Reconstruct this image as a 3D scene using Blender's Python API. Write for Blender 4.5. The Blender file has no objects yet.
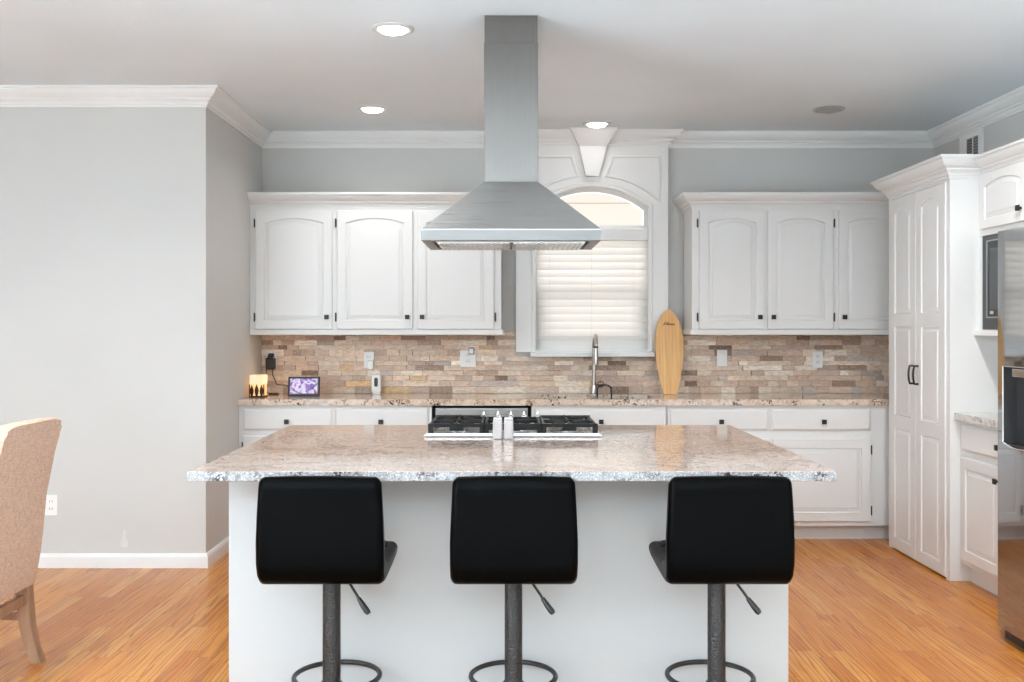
import bpy, bmesh, math, random
from mathutils import Vector, Matrix
random.seed(7)
SC = bpy.context.scene
COL = SC.collection

# ------------------------------------------------------------------ camera, world, lights, exposure
H = 2.743          # ceiling height
EYE = 1.372
cam_d = bpy.data.cameras.new('camera'); cam = bpy.data.objects.new('camera', cam_d); COL.objects.link(cam)
cam.location = (0, 0, EYE); cam.rotation_euler = (math.pi/2, 0, 0)
cam_d.sensor_width = 36; cam_d.lens = 1000/1024*36
cam_d.shift_x = 5/1024; cam_d.shift_y = -13/1024
cam_d.clip_start = .05
SC.camera = cam
w = bpy.data.worlds.new('world'); SC.world = w; w.use_nodes = True
bg = w.node_tree.nodes['Background']
bg.inputs['Color'].default_value = (.97, .985, 1, 1); bg.inputs['Strength'].default_value = .8

def area(name, loc, rot, sx, sy, power, col=(1, 1, 1), shape='RECTANGLE'):
    d = bpy.data.lights.new(name, 'AREA'); d.shape = shape; d.size = sx
    if shape == 'RECTANGLE': d.size_y = sy
    d.energy = power; d.color = col
    o = bpy.data.objects.new(name, d); COL.objects.link(o); o.location = loc; o.rotation_euler = rot
    return o
# daylight through the dining and sink windows, plus an added uplight behind the camera
DAY = (.86, .94, 1)
def daylight(name, loc, rot, sx, sy, power, spread, col=DAY):
    o = area(name, loc, rot, sx, sy, power, col); o.data.spread = math.radians(spread)
daylight('dining_window_daylight', (-4.9, -.9, 1.3), (0, -math.pi/2-.6, -.30), 1.6, 4.0, 360, 140)
daylight('patio_uplight_fill', (-.2, -2.7, .9), (math.pi/2+1.15, 0, 0), 4.0, 1.4, 210, 115)  # unseen fill lamp inside the room, aimed up to brighten the ceiling
area('sink_window_daylight', (.595, 7.6, 1.85), (-math.pi/2, 0, 0), 1.1, 1.3, 12, (1, .99, .97))

vs = SC.view_settings
SC.display_settings.display_device = 'sRGB'
vs.view_transform = 'Standard'; vs.look = 'None'; vs.gamma = 1; vs.use_curve_mapping = False
vs.exposure = 1.0
try:
    SC.cycles.use_denoising = True
    SC.cycles.max_bounces = 10; SC.cycles.diffuse_bounces = 6; SC.cycles.glossy_bounces = 4
    SC.cycles.sample_clamp_indirect = 6
    SC.cycles.caustics_reflective = False; SC.cycles.caustics_refractive = False
except Exception:
    pass

# ------------------------------------------------------------------ materials
def srgb(r, g, b):
    f = lambda c: (c/255/12.92) if c/255 <= .04045 else ((c/255+.055)/1.055)**2.4
    return (f(r), f(g), f(b), 1)

class NT:
    def __init__(s, name):
        s.m = bpy.data.materials.new(name); s.m.use_nodes = True
        s.t = s.m.node_tree; s.n = s.t.nodes; s.p = s.n['Principled BSDF']; s.out = s.n['Material Output']
    def add(s, typ, **kw):
        x = s.n.new(typ)
        for k, v in kw.items():
            if k in x.inputs: x.inputs[k].default_value = v
            else: setattr(x, k, v)
        return x
    def link(s, a, b): s.t.links.new(a, b)
    def pos(s, scale=(1, 1, 1), rot=(0, 0, 0)):
        g = s.add('ShaderNodeTexCoord'); mp = s.add('ShaderNodeMapping')
        mp.inputs['Scale'].default_value = scale; mp.inputs['Rotation'].default_value = rot
        s.link(g.outputs['Object'], mp.inputs['Vector']); return mp.outputs['Vector']
    def noise(s, vec, scale, detail=3, rough=.5):
        x = s.add('ShaderNodeTexNoise'); x.inputs['Scale'].default_value = scale
        x.inputs['Detail'].default_value = detail; x.inputs['Roughness'].default_value = rough
        s.link(vec, x.inputs['Vector']); return x
    def ramp(s, fac, stops):
        r = s.add('ShaderNodeValToRGB'); e = r.color_ramp.elements
        while len(e) < len(stops): e.new(.5)
        for i, (p, c) in enumerate(stops): e[i].position = p; e[i].color = c if len(c) == 4 else (*c, 1)
        s.link(fac, r.inputs['Fac']); return r.outputs['Color']
    def mix(s, fac, a, b, mode='MIX'):
        x = s.add('ShaderNodeMix'); x.data_type = 'RGBA'; x.blend_type = mode
        for v, i in ((fac, 0), (a, 6), (b, 7)):
            if isinstance(v, (int, float, tuple)): x.inputs[i].default_value = v
            else: s.link(v, x.inputs[i])
        return x.outputs[2]
    def bump(s, h, strength=.2, dist=.01):
        b = s.add('ShaderNodeBump'); b.inputs['Strength'].default_value = strength; b.inputs['Distance'].default_value = dist
        s.link(h, b.inputs['Height']); s.link(b.outputs['Normal'], s.p.inputs['Normal'])

def simple(name, col, rough=.5, metal=0, spec=.5, coat=0, emit=None, estr=0):
    t = NT(name); t.p.inputs['Base Color'].default_value = col; t.p.inputs['Roughness'].default_value = rough
    t.p.inputs['Metallic'].default_value = metal; t.p.inputs['Specular IOR Level'].default_value = spec
    t.p.inputs['Coat Weight'].default_value = coat
    if emit: t.p.inputs['Emission Color'].default_value = emit; t.p.inputs['Emission Strength'].default_value = estr
    return t.m
def paint(name, col, rough, bscale=120, bstr=.05, spec=.4):
    t = NT(name); t.p.inputs['Roughness'].default_value = rough; t.p.inputs['Specular IOR Level'].default_value = spec
    v = t.pos(); n = t.noise(v, 1.3, 2); c2 = tuple(x*.965 for x in col[:3]) + (1,)
    t.link(t.ramp(n.outputs['Fac'], [(.35, col), (.65, c2)]), t.p.inputs['Base Color'])
    t.bump(t.noise(v, bscale, 3).outputs['Fac'], bstr, .004)
    return t.m
M = {}
M['wall'] = paint('grey_wall_paint', (.59, .582, .562, 1), .6, 150, .06)
M['ceiling'] = paint('textured_ceiling_paint', (.765, .83, .87, 1), .8, 70, .35)
M['trim'] = paint('white_trim_paint', (.80, .80, .79, 1), .35, 40, .02)
M['cab'] = paint('white_cabinet_paint', (.76, .76, .75, 1), .35, 60, .02)
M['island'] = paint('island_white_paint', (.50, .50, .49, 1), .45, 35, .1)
M['knob'] = simple('dark_bronze', (.035, .033, .032, 1), .35, .6)
M['hinge'] = simple('hinge_dark_metal', (.07, .07, .068, 1), .4, .7)
M['black'] = simple('black_plastic', (.012, .012, .013, 1), .35)
M['dark'] = simple('black_gap', (.01, .01, .01, 1), .8)
M['plate'] = simple('white_plastic', (.82, .82, .80, 1), .35)
M['slot'] = simple('grey_slot', (.12, .12, .12, 1), .6)
M['chrome'] = simple('chrome', (.80, .80, .80, 1), .12, 1)
M['nickel'] = simple('brushed_nickel', (.52, .48, .46, 1), .25, 1)
M['iron'] = simple('cast_iron', (.010, .010, .010, 1), .5, spec=.25)
M['ceramic'] = paint('white_ceramic', (.50, .46, .45, 1), .3, 90, .1)
M['lens'] = simple('lamp_lens_on', (.9, .9, .9, 1), .5, emit=(1, .97, .93, 1), estr=4)
M['lensoff'] = simple('lamp_lens_off', (.34, .34, .335, 1), .4)
M['can'] = simple('lamp_can_inside', (.62, .62, .61, 1), .4, .1)
M['can_off'] = simple('lamp_ring_off', (.42, .42, .41, 1), .35, .3)

def stainless(name, base=(.50, .50, .49, 1), rough=.27, axis='Z', var=.12, wav=0):
    t = NT(name); t.p.inputs['Metallic'].default_value = 1
    sc = {'X': (1.2, 160, 160), 'Z': (160, 160, 1.2), 'Y': (160, 1.2, 160)}[axis]
    n = t.noise(t.pos(sc), 2.0, 2)
    n2 = t.noise(t.pos(), 3.5, 3)
    b2 = tuple(c*(1-var) for c in base[:3]) + (1,)
    t.link(t.ramp(t.mix(.5, n.outputs['Fac'], n2.outputs['Fac']), [(.35, b2), (.65, base)]), t.p.inputs['Base Color'])
    r = t.add('ShaderNodeMapRange'); r.inputs['To Min'].default_value = rough-.05; r.inputs['To Max'].default_value = rough+.08
    t.link(n.outputs['Fac'], r.inputs['Value']); t.link(r.outputs['Result'], t.p.inputs['Roughness'])
    t.bump(n.outputs['Fac'], .05, .002)
    if wav:
        t.link(n.outputs['Fac'], r.inputs['Value']); r.inputs['To Min'].default_value = rough-.03; r.inputs['To Max'].default_value = rough+.03
        nw = t.noise(t.pos((1, 1, 1)), 2.6, 1)
        b = t.add('ShaderNodeBump'); b.inputs['Strength'].default_value = wav; b.inputs['Distance'].default_value = .01
        t.link(nw.outputs['Fac'], b.inputs['Height']); t.link(b.outputs['Normal'], t.p.inputs['Normal'])
    return t.m
M['steel'] = stainless('brushed_stainless_hood', axis='X', rough=.28)
M['steel_v'] = stainless('stainless_chimney_darkened', (.19, .178, .165, 1), axis='Z', rough=.3)  # same steel as the canopy, colour darkened to offset bright reflections
M['steel_skirt'] = stainless('stainless_skirt_darkened', (.20, .192, .184, 1), axis='X', rough=.3)  # hood steel again, dimmed in its colour where it mirrors the bright room
M['fridge'] = stainless('fridge_stainless', (.46, .475, .49, 1), .05, 'Y', .05, wav=.10)
M['fridge_side'] = simple('fridge_grey_side', (.10, .10, .10, 1), .5)
M['tray'] = stainless('cooktop_stainless', (.70, .70, .69, 1), .25, 'X')

def floor_mat():
    t = NT('oak_strip_floor')
    g = t.add('ShaderNodeTexCoord'); sep = t.add('ShaderNodeSeparateXYZ'); t.link(g.outputs['Object'], sep.inputs[0])
    cmb = t.add('ShaderNodeCombineXYZ'); t.link(sep.outputs['Y'], cmb.inputs['X']); t.link(sep.outputs['X'], cmb.inputs['Y'])
    b = t.add('ShaderNodeTexBrick'); t.link(cmb.outputs[0], b.inputs['Vector'])
    b.offset = .37; b.offset_frequency = 3; b.squash = 1.35; b.squash_frequency = 2
    b.inputs['Scale'].default_value = 1; b.inputs['Brick Width'].default_value = .85; b.inputs['Row Height'].default_value = .072
    b.inputs['Mortar Size'].default_value = .0011; b.inputs['Mortar Smooth'].default_value = .1; b.inputs['Bias'].default_value = 0
    b.inputs['Color1'].default_value = (0, 0, 0, 1); b.inputs['Color2'].default_value = (1, 1, 1, 1); b.inputs['Mortar'].default_value = (.5, .5, .5, 1)
    tone = t.ramp(b.outputs['Color'], [(0, srgb(186, 112, 42)), (.45, srgb(200, 128, 52)), (.75, srgb(204, 134, 56)), (1, srgb(212, 148, 72))])
    # long grain, shifted per plank
    sh = t.add('ShaderNodeVectorMath', operation='MULTIPLY_ADD'); t.link(b.outputs['Color'], sh.inputs[0])
    sh.inputs[1].default_value = (3, 7, 5); t.link(g.outputs['Object'], sh.inputs[2])
    mp = t.add('ShaderNodeMapping'); mp.inputs['Scale'].default_value = (42, 2.6, 1); t.link(sh.outputs[0], mp.inputs['Vector'])
    n1 = t.noise(mp.outputs[0], 1.0, 5, .6); n1.inputs['Distortion'].default_value = .6
    mp2 = t.add('ShaderNodeMapping'); mp2.inputs['Scale'].default_value = (9, .7, 1); t.link(sh.outputs[0], mp2.inputs['Vector'])
    wv = t.add('ShaderNodeTexWave'); wv.wave_type = 'BANDS'; wv.bands_direction = 'X'
    wv.inputs['Scale'].default_value = 1.5; wv.inputs['Distortion'].default_value = 16; wv.inputs['Detail'].default_value = 3; wv.inputs['Detail Scale'].default_value = .9
    t.link(mp2.outputs[0], wv.inputs['Vector'])
    c = t.mix(t.ramp(n1.outputs['Fac'], [(.42, (0, 0, 0)), (.72, (.55, .55, .55))]), tone, srgb(150, 82, 28))
    c = t.mix(t.ramp(wv.outputs['Color'], [(0, (.6, .6, .6)), (.3, (0, 0, 0))]), c, srgb(130, 64, 22))
    c = t.mix(t.ramp(b.outputs['Fac'], [(0, (0, 0, 0)), (1, (.7, .7, .7))]), c, srgb(96, 52, 26))
    t.link(c, t.p.inputs['Base Color'])
    t.p.inputs['Roughness'].default_value = .24; t.p.inputs['Specular IOR Level'].default_value = .28
    t.bump(b.outputs['Fac'], -.2, .002)
    return t.m
M['floor'] = floor_mat()

def granite(name, base, tan, brown, grey, speck_lo):
    t = NT(name); v = t.pos()
    vs_ = t.pos((1, 2.2, 2.2), (0, 0, .25))
    big = t.noise(vs_, 5.5, 5, .62); big.inputs['Distortion'].default_value = .8
    c = t.ramp(big.outputs['Fac'], [(.33, tan), (.47, base), (.6, base), (.74, grey)])
    med = t.noise(v, 38, 4, .6)
    vein = t.noise(vs_, 3.2, 4, .6); vein.inputs['Distortion'].default_value = 1.2
    mk = t.mix(1.0, t.ramp(med.outputs['Fac'], [(.42, (0, 0, 0)), (.64, (.85, .85, .85))]), t.ramp(vein.outputs['Fac'], [(.44, (.25, .25, .25)), (.6, (1, 1, 1))]), 'MULTIPLY')
    c = t.mix(mk, c, brown)
    fine = t.noise(v, 170, 3, .6)
    c = t.mix(t.ramp(fine.outputs['Fac'], [(.36, (.55, .55, .55)), (.5, (0, 0, 0))]), c, srgb(244, 238, 230))
    sp = t.noise(v, 72, 4, .65)
    msk = t.noise(v, 9, 2)
    spk = t.ramp(sp.outputs['Fac'], [(speck_lo, (0, 0, 0)), (speck_lo+.04, (1, 1, 1))])
    spk = t.mix(1.0, spk, t.ramp(msk.outputs['Fac'], [(.45, (0, 0, 0)), (.62, (1, 1, 1))]), 'MULTIPLY')
    c = t.mix(spk, c, srgb(52, 44, 44))
    t.link(c, t.p.inputs['Base Color']); t.p.inputs['Roughness'].default_value = .07
    t.p.inputs['Specular IOR Level'].default_value = .6
    return t.m
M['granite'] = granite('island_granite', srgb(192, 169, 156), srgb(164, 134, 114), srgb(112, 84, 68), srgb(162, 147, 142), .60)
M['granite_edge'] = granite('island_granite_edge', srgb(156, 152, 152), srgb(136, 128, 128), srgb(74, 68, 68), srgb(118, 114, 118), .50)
M['granite_back'] = granite('counter_granite', srgb(220, 202, 184), srgb(202, 172, 144), srgb(150, 116, 94), srgb(192, 178, 168), .54)
M['granite_grey'] = granite('side_counter_granite', srgb(208, 205, 200), srgb(190, 184, 176), srgb(140, 132, 126), srgb(176, 172, 170), .58)

def stone():
    t = NT('ledger_stone')
    a = t.add('ShaderNodeAttribute'); a.attribute_name = 'tone'
    n = t.noise(t.pos((1, 1, 3)), 28, 5, .65)
    c = t.mix(t.ramp(n.outputs['Fac'], [(.35, (.45, .45, .45)), (.6, (0, 0, 0))]), a.outputs['Color'], srgb(150, 122, 100))
    n2 = t.noise(t.pos((1, 1, 2)), 60, 4, .6)
    c = t.mix(t.ramp(n2.outputs['Fac'], [(.5, (0, 0, 0)), (.7, (.4, .4, .4))]), c, srgb(236, 222, 206))
    t.link(c, t.p.inputs['Base Color']); t.p.inputs['Roughness'].default_value = .55
    t.bump(n.outputs['Fac'], .35, .006)
    return t.m
M['stone'] = stone()

def fabric():
    t = NT('oatmeal_linen'); v = t.pos((1, 1, 1))
    wv = t.noise(t.pos((1, 350, 40)), 1, 2); wz = t.noise(t.pos((1, 40, 350)), 1, 2)
    f = t.mix(.5, wv.outputs['Fac'], wz.outputs['Fac'])
    t.link(t.ramp(f, [(.38, srgb(192, 164, 144)), (.6, srgb(222, 198, 180))]), t.p.inputs['Base Color'])
    t.p.inputs['Roughness'].default_value = .9; t.p.inputs['Specular IOR Level'].default_value = .1
    t.bump(f, .4, .002); return t.m
M['linen'] = fabric()
def wood(name, a, b, axis=2, rough=.45):
    t = NT(name); sc = [30, 30, 30]; sc[axis] = 2
    n = t.noise(t.pos(tuple(sc)), 1.2, 5, .6)
    t.link(t.ramp(n.outputs['Fac'], [(.3, a), (.7, b)]), t.p.inputs['Base Color']); t.p.inputs['Roughness'].default_value = rough
    return t.m
M['chairwood'] = wood('weathered_oak', srgb(140, 106, 82), srgb(176, 142, 114))
def bamboo():
    t = NT('bamboo_board')
    n = t.noise(t.pos((70, 4, 3)), 1, 3)
    st = t.add('ShaderNodeTexWave'); st.bands_direction = 'X'; st.inputs['Scale'].default_value = 13; st.inputs['Distortion'].default_value = .4
    t.link(t.pos(), st.inputs['Vector'])
    c = t.ramp(n.outputs['Fac'], [(.3, srgb(214, 160, 96)), (.7, srgb(234, 186, 122))])
    c = t.mix(t.ramp(st.outputs['Color'], [(0, (.3, .3, .3)), (.2, (0, 0, 0))]), c, srgb(180, 122, 66))
    t.link(c, t.p.inputs['Base Color']); t.p.inputs['Roughness'].default_value = .45
    return t.m
M['bamboo'] = bamboo()
M['burn'] = simple('burnt_lettering', srgb(120, 66, 28), .6)
def leather():
    t = NT('black_faux_leather'); t.p.inputs['Base Color'].default_value = (.0014, .0014, .0014, 1)
    t.p.inputs['Roughness'].default_value = .3; t.p.inputs['Specular IOR Level'].default_value = .035
    v = t.pos(); vo = t.add('ShaderNodeTexVoronoi'); vo.inputs['Scale'].default_value = 260; t.link(v, vo.inputs['Vector'])
    n = t.noise(v, 9, 3)
    t.bump(t.mix(.75, vo.outputs['Distance'], n.outputs['Fac']), .16, .006); return t.m
M['leather'] = leather()
def hammered():
    t = NT('hammered_gunmetal'); t.p.inputs['Base Color'].default_value = (.055, .055, .055, 1)
    t.p.inputs['Metallic'].default_value = .8; t.p.inputs['Roughness'].default_value = .38
    vo = t.add('ShaderNodeTexVoronoi'); vo.inputs['Scale'].default_value = 150; t.link(t.pos(), vo.inputs['Vector'])
    t.bump(vo.outputs['Distance'], .6, .004); return t.m
M['gun'] = hammered()
def slat():
    t = NT('white_blind_slat'); t.p.inputs['Base Color'].default_value = (.86, .85, .83, 1); t.p.inputs['Roughness'].default_value = .5
    tr = t.add('ShaderNodeBsdfTranslucent'); tr.inputs['Color'].default_value = (.9, .88, .85, 1)
    mx = t.add('ShaderNodeMixShader'); mx.inputs[0].default_value = .36
    t.link(t.p.outputs[0], mx.inputs[1]); t.link(tr.outputs[0], mx.inputs[2]); t.link(mx.outputs[0], t.out.inputs['Surface']); return t.m
M['slat'] = slat()
def glass():
    t = NT('window_glass'); t.p.inputs['Base Color'].default_value = (1, 1, 1, 1); t.p.inputs['Roughness'].default_value = 0
    tr = t.add('ShaderNodeBsdfTransparent'); gl = t.add('ShaderNodeBsdfGlossy'); gl.inputs['Roughness'].default_value = .02
    fr = t.add('ShaderNodeFresnel'); fr.inputs['IOR'].default_value = 1.4
    mx = t.add('ShaderNodeMixShader'); t.link(fr.outputs[0], mx.inputs[0]); t.link(tr.outputs[0], mx.inputs[1]); t.link(gl.outputs[0], mx.inputs[2])
    t.link(mx.outputs[0], t.out.inputs['Surface']); return t.m
M['glass'] = glass()
def siding():
    t = NT('cream_siding'); s = t.add('ShaderNodeTexCoord'); sep = t.add('ShaderNodeSeparateXYZ'); t.link(s.outputs['Object'], sep.inputs[0])
    ml = t.add('ShaderNodeMath', operation='MULTIPLY'); ml.inputs[1].default_value = 1/.24; t.link(sep.outputs['Z'], ml.inputs[0])
    fr = t.add('ShaderNodeMath', operation='FRACT'); t.link(ml.outputs[0], fr.inputs[0])
    t.link(t.ramp(fr.outputs[0], [(0, srgb(150, 140, 132)), (.06, srgb(226, 212, 200))]), t.p.inputs['Base Color']); t.p.inputs['Roughness'].default_value = .8
    return t.m
M['siding'] = siding()
def screen():
    t = NT('tablet_screen_picture'); v = t.pos((14, 14, 14)); n = t.noise(v, 1.6, 4); n.inputs['Distortion'].default_value = 1.0
    c = t.ramp(n.outputs['Fac'], [(.28, srgb(60, 40, 110)), (.42, srgb(150, 110, 190)), (.52, srgb(235, 235, 255)), (.62, srgb(180, 120, 170)), (.76, srgb(140, 40, 70))])
    t.link(c, t.p.inputs['Emission Color']); t.p.inputs['Emission Strength'].default_value = .5
    t.p.inputs['Base Color'].default_value = (.02, .02, .02, 1); t.p.inputs['Roughness'].default_value = .15; return t.m
M['screen'] = screen()
M['amber'] = simple('glowing_amber_glass', (.8, .55, .3, 1), .4, emit=(1, .50, .17, 1), estr=.45)
M['creamglow'] = simple('glowing_cream_glass', (.85, .7, .5, 1), .4, emit=(1, .66, .36, 1), estr=.26)
M['rust'] = simple('dark_rust_metal', (.05, .018, .01, 1), .6, .4)
M['copper'] = simple('warm_bronze_ball', (.38, .26, .22, 1), .22, 1)
M['scuff'] = simple('filler_patch', (.63, .63, .62, 1), .7)
M['microglass'] = simple('oven_black_glass', (.03, .03, .032, 1), .12)
M['microtrim'] = stainless('dark_stainless_trim', (.11, .11, .112, 1), .38, 'Z', .1)
M['vent'] = simple('grey_register_metal', (.30, .30, .29, 1), .5)

# ------------------------------------------------------------------ mesh helpers
def bx(bm, x0, x1, y0, y1, z0, z1, bev=0, seg=2):
    r = bmesh.ops.create_cube(bm, size=1)['verts']
    for v in r:
        v.co = Vector((x0 + (v.co.x+.5)*(x1-x0), y0 + (v.co.y+.5)*(y1-y0), z0 + (v.co.z+.5)*(z1-z0)))
    if bev:
        es = list({e for v in r for e in v.link_edges})
        bmesh.ops.bevel(bm, geom=es, offset=bev, segments=seg, affect='EDGES', profile=.5)
def box(*a, **k):
    bm = bmesh.new(); bx(bm, *a, **k); return bm
def tube(bm, pts, r, n=10, cap=True, closed=False):
    pts = [Vector(p) for p in pts]; rr = r if isinstance(r, (list, tuple)) else [r]*len(pts); rings = []
    prev = None; N = len(pts)
    for i, p in enumerate(pts):
        a = pts[(i-1) % N] if (i or closed) else p; b = pts[(i+1) % N] if (i < N-1 or closed) else p
        d = (b-a).normalized()
        if prev is None:
            up = Vector((0, 0, 1)) if abs(d.z) < .9 else Vector((1, 0, 0))
            u = d.cross(up).normalized()
        else:
            u = (prev - d*prev.dot(d)).normalized()
        prev = u; vv = d.cross(u)
        rings.append([bm.verts.new(p + (u*math.cos(2*math.pi*k/n) + vv*math.sin(2*math.pi*k/n))*rr[i]) for k in range(n)])
    for i in range(N if closed else N-1):
        A, B = rings[i], rings[(i+1) % N]
        for k in range(n): bm.faces.new((A[k], A[(k+1) % n], B[(k+1) % n], B[k]))
    if cap and not closed:
        bm.faces.new(rings[0][::-1]); bm.faces.new(rings[-1])
def lathe(bm, c, prof, n=32, axis='Z'):
    rings = []
    for r, z in prof:
        ring = []
        for k in range(n):
            a = 2*math.pi*k/n
            p = (r*math.cos(a), r*math.sin(a), z)
            if axis == 'Y': p = (p[0], -p[2], p[1])
            if axis == 'X': p = (-p[2], p[0], p[1])
            ring.append(bm.verts.new((c[0]+p[0], c[1]+p[1], c[2]+p[2])))
        rings.append(ring)
    for A, B in zip(rings, rings[1:]):
        for k in range(n): bm.faces.new((A[k], A[(k+1) % n], B[(k+1) % n], B[k]))
    bm.faces.new(rings[0][::-1]); bm.faces.new(rings[-1])
def prism(bm, pts, f0, f1):
    """pts: list of 2D points, f0/f1 map a 2D point to the two end faces."""
    A = [bm.verts.new(f0(*p)) for p in pts]; B = [bm.verts.new(f1(*p)) for p in pts]
    n = len(pts); bm.faces.new(A[::-1]); bm.faces.new(B)
    for i in range(n): bm.faces.new((A[i], A[(i+1) % n], B[(i+1) % n], B[i]))
def sweep(bm, path, prof, side=1):
    """sweep profile (out, z) along an XY path with mitred corners; side picks which normal is 'out'."""
    path = [Vector((p[0], p[1])) for p in path]; rings = []
    for i, p in enumerate(path):
        ds = []
        if i: ds.append((p-path[i-1]).normalized())
        if i < len(path)-1: ds.append((path[i+1]-p).normalized())
        ns = [Vector((-d.y, d.x))*side for d in ds]
        if len(ns) == 2:
            m = (ns[0]+ns[1]).normalized(); m = m/max(.2, m.dot(ns[0]))
        else: m = ns[0]
        rings.append([bm.verts.new((p.x+m.x*o, p.y+m.y*o, z)) for o, z in prof])
    k = len(prof)
    for A, B in zip(rings, rings[1:]):
        for j in range(k): bm.faces.new((A[j], A[(j+1) % k], B[(j+1) % k], B[j]))
    bm.faces.new(rings[0][::-1]); bm.faces.new(rings[-1])

WORLD = {}
def thing(name, label, cat, loc, group=None, rz=0):
    o = bpy.data.objects.new(name, None); COL.objects.link(o); o.location = loc; o.rotation_euler = (0, 0, rz)
    o.empty_display_size = .05
    WORLD[o.name] = Vector(loc); tag(o, label, cat, group); return o
def tag(o, label=None, cat=None, group=None, kind=None):
    if label: o['label'] = label
    if cat: o['category'] = cat
    if group: o['group'] = group
    if kind: o['kind'] = kind
    return o
def obj(name, bm, mat, parent=None, label=None, local=False, angle=32, org=None):
    bmesh.ops.recalc_face_normals(bm, faces=bm.faces[:])
    me = bpy.data.meshes.new(name); 
    base = Vector((0, 0, 0))
    if parent is not None and not local: base = WORLD[parent.name]
    elif org is not None: base = Vector(org)
    if base.length: bmesh.ops.translate(bm, verts=bm.verts[:], vec=-base)
    bm.to_mesh(me); bm.free()
    me.materials.append(mat)
    for p in me.polygons: p.use_smooth = True
    me.set_sharp_from_angle(angle=math.radians(angle))
    o = bpy.data.objects.new(name, me); COL.objects.link(o)
    wn = o.modifiers.new('weighted_normals', 'WEIGHTED_NORMAL'); wn.keep_sharp = True; wn.weight = 60
    if parent is not None: o.parent = parent; WORLD[o.name] = WORLD[parent.name]
    elif org is not None: o.location = base; WORLD[o.name] = base
    else: WORLD[o.name] = Vector((0, 0, 0))
    if label: o['label'] = label
    return o
def struct(name, bm, mat, parent=None, **k):
    o = obj(name, bm, mat, parent, **k)
    if parent is None: o['kind'] = 'structure'
    return o
def at(x, y, D): return Vector(((x-507)*D/1000, D, EYE-(y-328)*D/1000))
def copy_tree(o, parent=None):
    c = o.copy(); COL.objects.link(c)
    if parent is not None: c.parent = parent
    for ch in list(o.children): copy_tree(ch, c)
    return c

# ------------------------------------------------------------------ room shell
XL, XN, XR = -5.2, -1.725, 3.01      # dining wall, niche side wall, right wall
YB, YN, YR = -3.5, 5.73, 7.04        # wall behind the camera, dining end wall, kitchen back wall
struct('floor', box(XL, XR, 2.3, YR, -.05, 0), M['floor'])
M['bounce_carpet'] = paint('neutral_bounce_carpet', (.62, .63, .63, 1), .95, 250, .5, .1)  # unseen floor made pale and neutral to keep orange bounce off the ceiling
struct('floor_unseen_pale', box(XL, XR, YB, 2.3, -.05, 0), M['bounce_carpet'])
struct('ceiling', box(XL, XR, YB, YR, H, H+.05), M['ceiling'])
struct('wall_dining_end', box(XL, XN, YN, YN+.12, 0, H), M['wall'])
struct('wall_niche_side', box(XN-.12, XN, YN+.12, YR, 0, H), M['wall'])
struct('wall_right', box(XR, XR+.12, YB, YR, 0, H), M['wall'])

# sink window opening
WX0, WX1, WZ0, WZS, WZA = .175, 1.012, 1.21, 2.224, 2.384
def arch(x0, x1, zs, za, n=20):
    cx, hw, r = (x0+x1)/2, (x1-x0)/2, za-zs
    R = (hw*hw+r*r)/(2*r); cz = za-R; a0 = math.asin(hw/R)
    return [(cx+R*math.sin(a), cz+R*math.cos(a)) for a in [a0-2*a0*i/n for i in range(n+1)]]   # right to left
def plate_with_arch(bm, X0, X1, Z0, Z1, x0, x1, z0, zs, za, y0, y1):
    """slab X0..X1 by Z0..Z1 between y0 (front) and y1 with an arched hole."""
    ar = arch(x0, x1, zs, za)
    inner = [(x0, z0), (x1, z0)] + ar
    n = len(ar)
    outer = [(X0, Z0), (X1, Z0)] + [(X1-(X1-X0)*i/(n-1), Z1) for i in range(n)]
    loops = []
    for y in (y0, y1):
        loops.append(([bm.verts.new((x, y, z)) for x, z in inner], [bm.verts.new((x, y, z)) for x, z in outer]))
    L = len(inner)
    for I, O in loops:
        for i in range(L): bm.faces.new((I[i], I[(i+1) % L], O[(i+1) % L], O[i]))
    for k in (0, 1):
        A, B = loops[0][k], loops[1][k]
        for i in range(L): bm.faces.new((A[i], A[(i+1) % L], B[(i+1) % L], B[i]))
bm = bmesh.new()
plate_with_arch(bm, XN, XR, 0, H, WX0, WX1, WZ0, WZS, WZA, YR, YR+.15)
struct('wall_back', bm, M['wall'])

# dining wall with window opening, wall behind the camera with patio doors
def holed_wall(bm, ax, p0, p1, a0, a1, h0, h1, z0, z1):
    f = (lambda u0, u1, zz0, zz1: bx(bm, p0, p1, u0, u1, zz0, zz1)) if ax == 'Y' else (lambda u0, u1, zz0, zz1: bx(bm, u0, u1, p0, p1, zz0, zz1))
    f(a0, h0, 0, H); f(h1, a1, 0, H); f(h0, h1, z1, H)
    if z0 > 0: f(h0, h1, 0, z0)
bm = bmesh.new(); holed_wall(bm, 'Y', XL-.12, XL, YB, YN, -3.0, 1.2, .45, 2.45); struct('wall_dining', bm, M['wall'])
bm = bmesh.new(); holed_wall(bm, 'X', YB-.12, YB, XL, XR, -3.1, 1.9, 0, 2.2); struct('wall_behind', bm, M['wall'])
bm = bmesh.new()
for u in (-3.0, -.93, 1.14): bx(bm, XL-.09, XL-.03, u, u+.06, .45, 2.45)
for z in (.45, 2.39): bx(bm, XL-.09, XL-.03, -2.94, 1.14, z, z+.06)
struct('window_2', bm, M['trim'])
bm = bmesh.new()
for u in (-3.1, -.63, 1.84): bx(bm, u, u+.06, YB-.09, YB-.03, 0, 2.2)
for z in (0, 2.14): bx(bm, -3.04, 1.84, YB-.09, YB-.03, z, z+.06)
struct('door_1', bm, M['trim'])

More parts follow.
